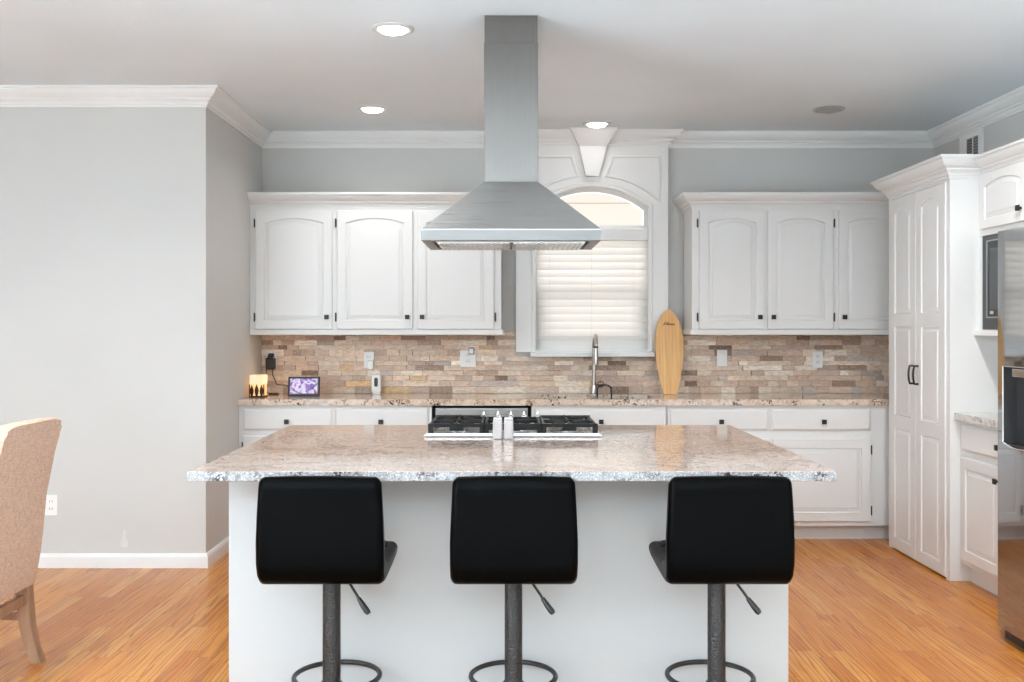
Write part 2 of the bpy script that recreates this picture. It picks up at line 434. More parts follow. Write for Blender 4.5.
# window surround: raised panel up to the ceiling with keystone and applied mouldings
SX0, SX1, SY = .063, 1.124, 6.975
bm = bmesh.new()
plate_with_arch(bm, SX0, SX1, 1.205, H-.001, WX0, WX1, WZ0+.005, WZS, WZA, SY, YR-.001)
surround = struct('trim_1', bm, M['trim']); 
ccx = (WX0+WX1)/2
# arched bead around the opening
def ribbon(bm, path, wdt, y0, y1, closed=False):
    """flat moulding following an XZ path, mitred."""
    P = [Vector(p) for p in path]; N = len(P); L = []
    for i, p in enumerate(P):
        ds = []
        if i or closed: ds.append((p-P[i-1]).normalized())
        if i < N-1 or closed: ds.append((P[(i+1) % N]-p).normalized())
        ns = [Vector((-d.y, d.x)) for d in ds]; m = sum(ns, Vector((0, 0))).normalized(); m = m/max(.3, m.dot(ns[0]))
        a, b = p - m*wdt/2, p + m*wdt/2
        t = (y1-y0)*.35
        L.append([bm.verts.new((a.x, y1, a.y)), bm.verts.new((a.x+m.x*wdt*.2, y0, a.y+m.y*wdt*.2)), bm.verts.new((b.x-m.x*wdt*.2, y0, b.y-m.y*wdt*.2)), bm.verts.new((b.x, y1, b.y))])
    for i in range(N if closed else N-1):
        A, B = L[i], L[(i+1) % N]
        for j in range(4): bm.faces.new((A[j], A[(j+1) % 4], B[(j+1) % 4], B[j]))
    if not closed: bm.faces.new(L[0][::-1]); bm.faces.new(L[-1])
bm = bmesh.new()
ribbon(bm, [(WX1-.012, 1.21), (WX1-.012, WZS)] + [(ccx+(x-ccx)*.972, z-.012) for x, z in arch(WX0, WX1, WZS, WZA)][1:-1] + [(WX0+.012, WZS), (WX0+.012, 1.21)], .034, SY-.012, SY+.002)
obj('arch_casing', bm, M['trim'], surround)
bm = bmesh.new()
D = SY
def px2(x, y, D=SY-.01): p = at(x, y, D); return (p.x, p.z)
R_out = [px2(x, y) for x, y in ((612.5, 156.5), (659.5, 156.5), (659.5, 200), (648, 191), (634, 183), (620, 178), (606.5, 175.5))]
ribbon(bm, R_out, .02, SY-.012, SY+.001, closed=True)
obj('panel_moulding', bm, M['trim'], surround)
bm = bmesh.new()
ribbon(bm, [(2*ccx-x, z) for x, z in R_out][::-1], .02, SY-.012, SY+.001, closed=True)
obj('panel_moulding', bm, M['trim'], surround)
# keystone
bm = bmesh.new()
ks = [px2(585.5, 176.5), px2(598.5, 176.5), px2(606, 147), px2(579, 147)]
kp = [(x, z) for x, z in ks]
A = [bm.verts.new((x, SY-.05, z)) for x, z in kp]; B = [bm.verts.new((x, SY+.001, z)) for x, z in kp]
bm.faces.new(A[::-1]); bm.faces.new(B)
for i in range(4): bm.faces.new((A[i], A[(i+1) % 4], B[(i+1) % 4], B[i]))
# its flared crown head
k2 = [px2(579, 147), px2(606, 147), px2(616.5, 134), px2(568.5, 134)]
k2 = [(k2[0][0], kp[3][1]), (k2[1][0], kp[2][1]), (k2[2][0], H-.002), (k2[3][0], H-.002)]
ys = [SY-.05, SY-.05, SY-.15, SY-.15]
A = [bm.verts.new((x, y, z)) for (x, z), y in zip(k2, ys)]; B = [bm.verts.new((x, SY+.001, z)) for x, z in k2]
bm.faces.new(A[::-1]); bm.faces.new(B)
for i in range(4): bm.faces.new((A[i], A[(i+1) % 4], B[(i+1) % 4], B[i]))
obj('keystone', bm, M['trim'], surround)

# crown moulding round the room
def crown_prof(z1, h, d):
    return [(0, z1), (d, z1), (d, z1-h*.13), (d*.86, z1-h*.13), (d*.86, z1-h*.20), (d*.76, z1-h*.34), (d*.58, z1-h*.48), (d*.40, z1-h*.56), (d*.40, z1-h*.64), (d*.26, z1-h*.70), (d*.18, z1-h*.80), (d*.18, z1-h*.86), (d*.09, z1-h*.88), (d*.09, z1-h), (0, z1-h)]
bm = bmesh.new()
sweep(bm, [(XL, YN), (XN, YN), (XN, YR), (SX0, YR), (SX0, SY), (SX1, SY), (SX1, YR), (XR, YR), (XR, YB)], crown_prof(H-.0005, .105, .092), -1)
struct('trim_2', bm, M['trim'], angle=9)
def base_prof(h=.082): return [(0, 0), (.016, 0), (.016, h*.72), (.012, h*.8), (.009, h*.95), (.004, h), (0, h)]
bm = bmesh.new(); sweep(bm, [(XL, YN), (XN, YN), (XN, 6.5)], base_prof(), -1); struct('baseboard_left', bm, M['trim'])
bm = bmesh.new(); sweep(bm, [(XR, 3.5), (XR, YB)], base_prof(), -1); struct('baseboard_right', bm, M['trim'])

# window sash, glass
bm = bmesh.new()
FY0, FY1 = 7.09, 7.14
fo = [(WX0+.0, WZ0), (WX1-.0, WZ0)] + arch(WX0, WX1, WZS, WZA)
fi = [(WX0+.045, WZ0+.10), (WX1-.045, WZ0+.10)] + arch(WX0+.045, WX1-.045, WZS-.02, WZA-.05)
Ls = [[bm.verts.new((x, y, z)) for x, z in lp] for lp, y in ((fo, FY0), (fi, FY0), (fi, FY1), (fo, FY1))]
for a in range(4):
    A, B = Ls[a], Ls[(a+1) % 4]
    for i in range(len(A)): bm.faces.new((A[i], A[(i+1) % len(A)], B[(i+1) % len(A)], B[i]))
win = struct('window_1', bm, M['trim'])
obj('transom_bar', box(WX0+.045, WX1-.045, FY0-.005, FY1+.005, 2.05, 2.10), M['trim'], win)
bm = bmesh.new()
bx(bm, WX0+.045, WX1-.045, FY0-.005, FY1-.005, 1.605, 1.645)
bx(bm, WX0+.045, WX0+.085, FY0-.01, FY0+.02, 1.305, 1.605); bx(bm, WX1-.085, WX1-.045, FY0-.01, FY0+.02, 1.305, 1.605)
obj('lower_sash', bm, M['trim'], win)
bm = bmesh.new()
lp = [(x, z) for x, z in fi]; bm.faces.new([bm.verts.new((x, 7.125, z)) for x, z in lp])
obj('pane', bm, M['glass'], win)
bm = bmesh.new()
bx(bm, WX0-.012, WX1+.012, SY-.045, SY+.002, 1.172, 1.205, .006)
bx(bm, WX0, WX1, SY+.002, FY0, 1.195, 1.216)
obj('window_sill', bm, M['trim'], win)
# house wall across the side yard
struct('wall_neighbour', box(-4, 6, 10.2, 10.35, 0, 5), M['siding'])

# ------------------------------------------------------------------ blind
bl = thing('window_blind', 'white wooden slat blind lowered over the arched sink window', 'blind', (ccx, 7.03, 1.29))
obj('valance', box(WX0+.008, WX1-.008, 6.985, 7.05, 1.985, 2.066, .006), M['trim'], bl)
z = 1.965; sl = []
while z > 1.33:
    bm = bmesh.new()
    ang = math.radians(68); hw = .0305
    pr = []
    for k in range(5):
        s = -hw + 2*hw*k/4; b = .003*(1-(s/hw)**2)
        pr.append((s, b))
    top = [(s, b+.0014) for s, b in pr]; botm = [(s, b-.0014) for s, b in pr][::-1]
    def mp_(x):
        return lambda s, b: (x, 7.03 + s*math.cos(ang) - b*math.sin(ang), z + s*math.sin(ang) + b*math.cos(ang))
    prism(bm, top+botm, mp_(WX0+.012), mp_(WX1-.012))
    obj('slat', bm, M['slat'], bl); z -= .052
obj('bottom_rail', box(WX0+.012, WX1-.012, 7.012, 7.048, 1.290, 1.318, .004), M['slat'], bl)
for x in (.30, ccx, .89):
    bm = bmesh.new(); tube(bm, [(x, 7.012, 1.985), (x, 7.012, 1.31)], .0011, 6); obj('ladder_cord', bm, M['trim'], bl)

# ------------------------------------------------------------------ stone backsplash
def backsplash():
    bm = bmesh.new(); lay = bm.loops.layers.float_color.new('tone')
    pal = [(208, 188, 168), (200, 174, 152), (190, 166, 150), (220, 206, 190), (228, 216, 204), (180, 154, 134), (166, 146, 132), (208, 186, 166), (194, 170, 154), (216, 198, 178), (146, 120, 102), (112, 88, 72), (204, 168, 124), (180, 168, 160)]
    wts = [10, 9, 9, 9, 6, 6, 5, 9, 8, 8, 3.2, 1.8, 2.5, 5]
    rows = []
    z = .916
    while z < 1.335:
        h = random.choice([.036, .041, .045, .036, .03]); rows.append((z, min(z+h, 1.345))); z += h
    for z0, z1 in rows:
        x = XN+.001
        while x < XR-.001:
            L = random.choice([.06, .08, .1, .13, .16, .2, .12, .15, .09]); x1 = min(x+L, XR-.001)
            if XR-.001-x1 < .03: x1 = XR-.001
            zt = z1
            if x < SX1+.012 and x1 > SX0-.012 and z1 > 1.171:
                if z0 > 1.15:
                    # split round the window trim
                    if x < SX0-.02: x1 = SX0-.001
                    else: x = SX1+.013; continue
                else: zt = 1.171
            d = random.uniform(.008, .026); n0 = len(bm.faces)
            bm.faces.ensure_lookup_table()
            bx(bm, x+.0006, x1-.0006, YR-.001-d, YR-.001, z0+.0006, zt-.0006)
            bm.faces.ensure_lookup_table()
            c = srgb(*random.choices(pal, wts)[0]); k = random.uniform(1.05, 1.45)
            c = (c[0]*k, c[1]*k, c[2]*k, 1)
            for f in bm.faces[n0:]:
                for lp in f.loops: lp[lay] = c
            x = x1
    return bm
o = obj('stone_backsplash', backsplash(), M['stone'])
o['kind'] = 'structure'

# ------------------------------------------------------------------ cabinets
class F:      # local frame on a cabinet face: u to the viewer's right, v up, n towards the viewer
    def __init__(s, O, U, N): s.O, s.U, s.N = Vector(O), Vector(U), Vector(N)
    def __call__(s, u, v, n): return s.O + s.U*u + Vector((0, 0, v)) + s.N*n
def BACK(y): return F((0, y, 0), (1, 0, 0), (0, -1, 0))
def RIGHT(x): return F((x, 0, 0), (0, -1, 0), (-1, 0, 0))
def panel_loops(u0, u1, v0, v1, rise, K=10):
    P = [(u0, v0), (u1, v0), (u1, v1)]
    for i in range(1, K):
        t = i/K; P.append((u1+(u0-u1)*t, v1 + rise*(1-(2*t-1)**2)))
    return P + [(u0, v1)]
def door_bm(f, u0, u1, v0, v1, t=.02, cells=None, margin=.058, rise=0, K=10, flat=False):
    """raised-panel leaf; cells: list of (v0, v1, rise) stacked, default one."""
    bm = bmesh.new(); e = .003
    def V(p, n): return bm.verts.new(f(p[0], p[1], n))
    back = [V(p, 0) for p in ((u0, v0), (u1, v0), (u1, v1), (u0, v1))]; bm.faces.new(back)
    cells = cells or [(v0, v1, rise)]
    for ci, (a, b, rs) in enumerate(cells):
        O = panel_loops(u0, u1, a, b, 0, K)
        ea = e if ci == 0 else 0; eb = e if ci == len(cells)-1 else 0
        O2 = panel_loops(u0+e, u1-e, a+ea, b-eb, 0, K)
        m = margin; mt = margin*.85 if (rs and ci == len(cells)-1) else margin
        if len(cells) > 1: m_b = margin if ci == 0 else margin*.55; m_t = mt if ci == len(cells)-1 else margin*.55
        else: m_b, m_t = margin, mt
        vt = b-m_t-rs
        def I(d): return panel_loops(u0+m+d, u1-m-d, a+m_b+d, vt-d, rs, K)
        if flat: seq = [(O, 0), (O, t-e), (O2, t)]
        else: seq = [(O, 0), (O, t-e), (O2, t), (I(0), t), (I(.003), t-.010), (I(.009), t-.010), (I(.012), t-.007), (I(.030), t-.003), (I(.032), t)]
        Ls = [[V(p, n) for p in P] for P, n in seq]
        for A, B in zip(Ls, Ls[1:]):
            for i in range(len(A)): bm.faces.new((A[i], A[(i+1) % len(A)], B[(i+1) % len(A)], B[i]))
        bm.faces.new(Ls[-1])
    return bm
def drawer_bm(f, u0, u1, v0, v1, t=.02):
    bm = bmesh.new()
    Ls = []
    for d, n in ((0, 0), (0, t-.009), (.006, t-.005), (.010, t-.002), (.016, t)):
        Ls.append([bm.verts.new(f(u, v, n)) for u, v in ((u0+d, v0+d), (u1-d, v0+d), (u1-d, v1-d), (u0+d, v1-d))])
    bm.faces.new(Ls[0]); bm.faces.new(Ls[-1])
    for A, B in zip(Ls, Ls[1:]):
        for i in range(4): bm.faces.new((A[i], A[(i+1) % 4], B[(i+1) % 4], B[i]))
    return bm
def fbox(bm, f, u0, u1, v0, v1, n0, n1, bev=0):
    a, b = f(u0, v0, n0), f(u1, v1, n1)
    bx(bm, min(a.x, b.x), max(a.x, b.x), min(a.y, b.y), max(a.y, b.y), min(a.z, b.z), max(a.z, b.z), bev)
def knob(f, u, v, n, parent, s=.015):
    bm = bmesh.new(); fbox(bm, f, u-.006, u+.006, v-.006, v+.006, n-.001, n+.014); fbox(bm, f, u-s, u+s, v-s, v+s, n+.013, n+.025, .003)
    return obj('knob', bm, M['knob'], parent)
def hinge(f, u, v, parent, n=.012):
    bm = bmesh.new(); fbox(bm, f, u-.0045, u+.0045, v-.026, v+.026, -.001, n, .002); p = [f(u, v-.03, n), f(u, v+.03, n)]; tube(bm, p, .004, 8)
    return obj('hinge', bm, M['hinge'], parent)
def uv(px, py, D): p = at(px, py, D); return p.x, p.z

UY = 6.71    # face of the wall cabinets
def wall_run(name, label, x0, x1, doors, crown_path, group=None):
    r = thing(name, label, 'cabinet', ((x0+x1)/2, YR, 1.325), group)
    f = BACK(UY)
    obj('carcass', box(x0, x1, UY, YR-.03, 1.36, 2.20), M['cab'], r)
    bm = bmesh.new(); bx(bm, x0-(.012 if x0 > 0 else 0), x1+(.012 if x1 < 1 else 0), UY-.012, YR-.03, 1.3255, 1.362, .004); obj('bottom_rail', bm, M['cab'], r)
    bm = bmesh.new(); sweep(bm, crown_path, crown_prof(2.274, .10, .075), -1)
    bx(bm, x0+.002, x1-.002, UY+.002, YR-.03, 2.19, 2.262)
    obj('crown', bm, M['cab'], r, angle=9)
    for (a, b, kn, hs) in doors:
        u0 = (a-507)*(UY-.02)/1000; u1 = (b-507)*(UY-.02)/1000
        d = obj('door', door_bm(f, u0, u1, 1.365, 2.158, rise=.032), M['cab'], r)
        knob(f, u0+.034 if kn == 'l' else u1-.034, 1.445, .02, d)
        for zz in (1.445, 2.075): hinge(f, (u0-.010) if hs == 'l' else (u1+.010), zz, d)
    return r
wall_run('wall_cabinet', 'long white three-door wall cabinet left of the range hood', XN+.002, -.04,
         [(255.4, 332, 'r', 'l'), (336.8, 412.6, 'r', 'l'), (417.2, 494, 'l', 'r')],
         [(XN+.002, UY), (-.04, UY), (-.04, YR)])
wall_run('wall_cabinet', 'white three-door wall cabinet between the arched window and the tall pantry', 1.241, XR-.002,
         [(699.4, 764.8, 'r', 'l'), (768, 833.6, 'l', 'r'), (839, 904, 'l', 'r')],
         [(1.241, YR), (1.241, UY), (XR-.002, UY)])

BY = 6.43    # face of the base cabinets
fb = BACK(BY)
def base_unit(label, x0, x1, fronts):
    r = thing('base_cabinet', label, 'cabinet', ((x0+x1)/2, 6.75, 0))
    if 'sink with wide' in label:
        bm = bmesh.new(); bx(bm, x0, x0+.018, BY, YR-.001, .10, .874); bx(bm, x1-.018, x1, BY, YR-.001, .10, .874)
        bx(bm, x0+.018, x1-.018, BY, BY+.018, .10, .874); bx(bm, x0+.018, x1-.018, BY+.018, YR-.001, .10, .118)
    else: bm = box(x0, x1, BY, YR-.001, .10, .874)
    obj('carcass', bm, M['cab'], r)
    obj('toe_kick', box(x0, x1, BY+.085, YR-.001, 0, .10), M['cab'], r)
    for kind, a, b, v0, v1, kn, hs in fronts:
        u0 = (a-507)*(BY-.02)/1000; u1 = (b-507)*(BY-.02)/1000
        if kind == 'drawer':
            d = obj('drawer', drawer_bm(fb, u0, u1, v0, v1), M['cab'], r)
            if kn is not None: knob(fb, (kn-507)*(BY-.02)/1000, .772, .02, d)
        else:
            d = obj('door', door_bm(fb, u0, u1, v0, v1), M['cab'], r)
            if kn == 'l': knob(fb, u0+.034, v1-.05, .02, d)
            if kn == 'r': knob(fb, u1-.034, v1-.05, .02, d)
            for zz in (v0+.07, v1-.07): hinge(fb, (u0-.007) if hs == 'l' else (u1+.007), zz, d)
    return r
base_unit('white base cabinet in the corner left of the dishwasher', XN+.001, -.484,
          [('drawer', 243, 331.5, .715, .852, 287, 0), ('drawer', 335, 428, .715, .852, 381, 0),
           ('door', 243, 331.5, .13, .68, 'r', 'l'), ('door', 335, 428, .13, .68, 'l', 'r')])
base_unit('white base cabinet under the sink with wide drawer front', .158, 1.026,
          [('drawer', 535, 665.5, .715, .852, 601, 0), ('door', 535, 598, .13, .68, 'r', 'l'), ('door', 602, 665.5, .13, .68, 'l', 'r')])
base_unit('white base cabinet right of the sink, ending at the tall pantry', 1.032, XR-.001,
          [('drawer', 670, 768.5, .715, .852, 721, 0), ('drawer', 772.5, 871, .715, .852, 823.5, 0),
           ('door', 670, 768.5, .13, .66, 'r', 'l'), ('door', 772.5, 871, .13, .66, '', 'r')])
# dishwasher
dw = thing('dishwasher', 'stainless steel dishwasher under the back counter, left of the sink', 'dishwasher', (-.16, 6.7, 0))
obj('tub', box(-.480, .155, 6.47, YR-.01, .004, .872), M['dark'], dw)
obj('control_panel', box(-.458, .132, 6.395, 6.47, .79, .858, .004), M['steel'], dw)
obj('door', box(-.458, .132, 6.395, 6.47, .10, .782, .006), M['steel'], dw)
obj('dark_bar', box(-.40, -.30, 6.392, 6.40, .808, .816), M['slot'], dw)  # slim dark bar standing for a small unreadable mark

# back countertop with sink cut-out
CX0, CX1, CY0, CY1 = .225, .965, 6.475, 6.87
bm = bmesh.new()
def rounded_slab(bm, x0, x1, y0, y1, z0, z1): bx(bm, x0, x1, y0, y1, z0, z1)
bx(bm, XN+.001, CX0, 6.40, YR-.028, .875, .915); bx(bm, CX1, XR-.001, 6.40, YR-.028, .875, .915)
bx(bm, CX0, CX1, 6.40, CY0, .875, .915); bx(bm, CX0, CX1, CY1, YR-.028, .875, .915)
tag(obj('back_countertop', bm, M['granite_back'], org=(.6, 6.7, .875)), 'speckled beige granite countertop along the stone backsplash', 'countertop')
sk = thing('kitchen_sink', 'undermount stainless sink below the arched window', 'sink', (.6, 6.67, .68))
bm = bmesh.new()
pts = [(CX0-.01, CX1+.01, CY0-.01, CY1+.01, .874), (CX0+.003, CX1-.003, CY0+.003, CY1-.003, .872), (CX0+.02, CX1-.02, CY0+.02, CY1-.02, .69), (CX0+.05, CX1-.05, CY0+.05, CY1-.05, .68)]
Ls = [[bm.verts.new(p) for p in ((a, c, z), (b, c, z), (b, d, z), (a, d, z))] for a, b, c, d, z in pts]
for A, B in zip(Ls, Ls[1:]):
    for i in range(4): bm.faces.new((A[i], A[(i+1) % 4], B[(i+1) % 4], B[i]))
bm.faces.new(Ls[-1]); obj('basin', bm, M['tray'], sk)
bm = bmesh.new(); lathe(bm, (.6, 6.67, .681), [(.045, 0), (.045, .003), (.03, .003), (.028, .001)], 20); obj('drain', bm, M['chrome'], sk)

# ------------------------------------------------------------------ faucet
fx, fy = at(594, 395, 6.91).x, 6.91
fa = thing('kitchen_faucet', 'tall pull-down nickel faucet behind the sink', 'faucet', (fx, fy, .915))
bm = bmesh.new(); lathe(bm, (fx, fy, .915), [(.029, 0), (.029, .008), (.024, .014), (.021, .05), (.018, .06)], 24); obj('base', bm, M['nickel'], fa)
bm = bmesh.new()
pp = [(fx, fy, .96), (fx, fy, 1.20)] + [(fx+.003*math.sin(a), fy-.075+.075*math.cos(a), 1.235+.085*math.sin(a)) for a in [math.pi*i/12 for i in range(13)]]
tube(bm, pp, .0135, 14); obj('spout', bm, M['nickel'], fa)
bm = bmesh.new(); lathe(bm, (fx, fy-.15, 1.12), [(.011, 0), (.016, .004), (.0175, .04), (.0145, .07), (.0135, .118)], 20); sh_ = obj('spray_head', bm, M['nickel'], fa)
bm = bmesh.new(); lathe(bm, (fx, fy-.15, 1.236), [(.0155, 0), (.0165, .006), (.0155, .014)], 20); obj('collar', bm, M['hinge'], sh_)
bm = bmesh.new(); tube(bm, [(fx+.015, fy-.005, .985), (fx+.03, fy-.005, .985)], .012, 12)
lathe(bm, (fx+.045, fy-.012, .962), [(.004, 0), (.018, .006), (.025, .022), (.02, .038), (.006, .046)], 20)
obj('handle_ball', bm, M['copper'], fa)
bm = bmesh.new(); tube(bm, [(fx+.008, fy-.16, .90)]+[(fx+.056-.048*math.cos(a), fy-.16, .955+.035*math.sin(a)) for a in [math.pi*i/12 for i in range(13)]]+[(fx+.104, fy-.16, .88)], .006, 10)
lp_ = obj('dark_wire_loop', bm, M['black'], fa); lp_['label'] = 'dark bent loop beside the faucet'

# ------------------------------------------------------------------ island
isl = thing('kitchen_island', 'white painted kitchen island base behind the three bar stools', 'kitchen island', (.01, 4.1, 0))
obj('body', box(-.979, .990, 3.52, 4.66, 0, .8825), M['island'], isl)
bm = bmesh.new(); bx(bm, -1.019, 1.051, 3.185, 4.71, .883, .915, .004, 2)
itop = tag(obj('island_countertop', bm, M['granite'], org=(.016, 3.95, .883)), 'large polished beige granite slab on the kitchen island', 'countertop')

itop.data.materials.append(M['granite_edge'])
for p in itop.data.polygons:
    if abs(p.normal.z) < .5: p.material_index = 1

# cooktop
ck = thing('gas_cooktop', 'five-burner gas cooktop with black grates set in the island', 'cooktop', (.025, 4.42, .915))
bm = bmesh.new(); bx(bm, -.348, .400, 4.19, 4.665, .9155, .925, .004)
bx(bm, -.335, .387, 4.203, 4.652, .924, .930, .002)
obj('tray', bm, M['tray'], ck)
burners = [(-.215, 4.32, .036), (-.215, 4.53, .03), (.025, 4.38, .05), (.265, 4.32, .03), (.265, 4.53, .036)]
for x, y, r in burners:
    bm = bmesh.new(); lathe(bm, (x, y, .930), [(r*1.35, 0), (r*1.3, .006), (r, .008), (r, .014)], 24); b_ = obj('burner', bm, M['tray'], ck)
    bm = bmesh.new(); lathe(bm, (x, y, .944), [(r*.95, 0), (r*.98, .004), (r*.8, .008)], 24); obj('burner_cap', bm, M['iron'], b_)
def grate(x0, x1, y0, y1, bs):
    bm = bmesh.new(); zt, zb, s = .968, .953, .0065; dr = .012 if len(bs) == 1 else 0
    for y in (y0, y1): bx(bm, x0, x1, y-s, y+s, zb-dr, zt, .002)
    for x in (x0, x1): bx(bm, x-s, x+s, y0, y1, zb-dr, zt, .002)
    for x in (x0, x1):
        for y in (y0, y1): bx(bm, x-.011, x+.011, y-.009, y+.009, .930, zt)
    xm = (x0+x1)/2
    for y in (y0, y1): bx(bm, xm-.03, xm+.03, y-.006, y+.006, .938, zb)
    if len(bs) == 2: bx(bm, x0, x1, (y0+y1)/2-s, (y0+y1)/2+s, zb, zt, .002)
    for bxx, byy, r in bs:
        for k in range(4):
            a = math.pi/4 + k*math.pi/2
            ex = x0 if math.cos(a) < 0 else x1; 
            p0 = Vector((bxx+math.cos(a)*.022, byy+math.sin(a)*.022, .965)); d = Vector((math.cos(a), math.sin(a), 0))
            L = min(abs((ex-bxx)/math.cos(a)), .1)
            p1 = p0+d*(L-.022)
            tube(bm, [p0, p1], [.005, .007], 6)
        for sx in (-1, 1):
            tube(bm, [(bxx+sx*.03, byy, .966), (x0 if sx < 0 else x1, byy, .966)], .006, 6)
        tube(bm, [(bxx, byy-.03, .966), (bxx, y0 if byy < (y0+y1)/2+.01 else byy-.09, .966)], .006, 6)
        tube(bm, [(bxx, byy+.03, .966), (bxx, y1 if byy > (y0+y1)/2-.05 else byy+.09, .966)], .006, 6)
    return bm
obj('grate', grate(-.322, -.105, 4.225, 4.63, burners[:2]), M['iron'], ck)
obj('grate', grate(-.088, .138, 4.225, 4.55, burners[2:3]), M['iron'], ck)
obj('grate', grate(.155, .372, 4.225, 4.63, burners[3:]), M['iron'], ck)
for px in (484, 498, 511, 524, 537.5):
    x = at(px, 413, 4.625).x
    bm = bmesh.new(); lathe(bm, (x, 4.605, .930), [(.017, 0), (.017, .02), (.0165, .034), (.013, .040), (.007, .045), (.0055, .056), (.003, .059)], 18)
    obj('knob', bm, M['chrome'], ck)

# salt and pepper
def shaker(px, label):
    D_ = 4.11; x = at(px, 437, D_).x
    r = thing('shaker', label, 'shaker', (x, D_, .9152), 'shakers in front of the cooktop')
    bm = bmesh.new(); bx(bm, x-.0195, x+.0195, D_-.0195, D_+.0195, .9152, .997, .007, 3); obj('body', bm, M['ceramic'], r)
    bm = bmesh.new(); bx(bm, x-.0175, x+.0175, D_-.0175, D_+.0175, .9965, 1.004, .003, 2); obj('cap', bm, M['plate'], r)
shaker(497.6, 'left of two small white shakers in front of the cooktop')
shaker(508.6, 'right of two small white shakers in front of the cooktop')

# ------------------------------------------------------------------ range hood
hd = thing('range_hood', 'stainless steel island range hood with tall chimney hanging from the ceiling', 'range hood', (.018, 4.5, 1.74))
hx0, hx1, hy0, hy1 = -.361, .396, 4.2, 4.72
bm = bmesh.new()
z0, z1 = 1.741, 1.784
A = [(hx0, hy0), (hx1, hy0), (hx1, hy1), (hx0, hy1)]
ins = .045
I = [(hx0+ins, hy0+ins), (hx1-ins, hy0+ins), (hx1-ins, hy1-ins), (hx0+ins, hy1-ins)]
Ls = [[bm.verts.new((x, y, z)) for x, y in P] for P, z in ((A, z1), (A, z0), (I, z0-.002), (I, z0+.012))]
for P, Q in zip(Ls, Ls[1:]):
    for i in range(4): bm.faces.new((P[i], P[(i+1) % 4], Q[(i+1) % 4], Q[i]))
bm.faces.new(Ls[-1])
obj('skirt', bm, M['steel_skirt'], hd)
chx0, chx1, chy0, chy1 = -.101, .1365, 4.38, 4.60
bm = bmesh.new(); prof = [(0, z1+.0005), (.0, z1+.004), (1, 2.012)]
Ls = []
for t, z in prof:
    Ls.append([bm.verts.new((a[0]+(b[0]-a[0])*t, a[1]+(b[1]-a[1])*t, z)) for a, b in zip(A, [(chx0, chy0), (chx1, chy0), (chx1, chy1), (chx0, chy1)])])
for P, Q in zip(Ls, Ls[1:]):
    for i in range(4): bm.faces.new((P[i], P[(i+1) % 4], Q[(i+1) % 4], Q[i]))
bm.faces.new(Ls[0]); bm.faces.new(Ls[-1]); obj('canopy', bm, M['steel'], hd)
obj('lower_chimney', box(chx0, chx1, chy0, chy1, 2.012, 2.622, .0015, 1), M['steel_v'], hd)
obj('upper_chimney', box(chx0+.0025, chx1-.0025, chy0+.0025, chy1-.0025, 2.615, H-.001), M['steel_v'], hd)
for a, b in ((hx0+.06, .012), (.024, hx1-.06)):
    bm = bmesh.new(); bx(bm, a, b, hy0+.06, hy1-.06, z0-.006, z0+.008, .003)
    n = 14
    for i in range(n):
        xx = a+.012+(b-a-.024)*i/(n-1); bx(bm, xx-.005, xx+.005, hy0+.075, hy1-.075, z0-.009, z0-.005)
    obj('filter', bm, M['tray'], hd)
bm = bmesh.new(); lathe(bm, (.018, hy0+.052, z0-.004), [(.006, 0), (.006, .008)], 12); obj('switch_button', bm, M['chrome'], hd)

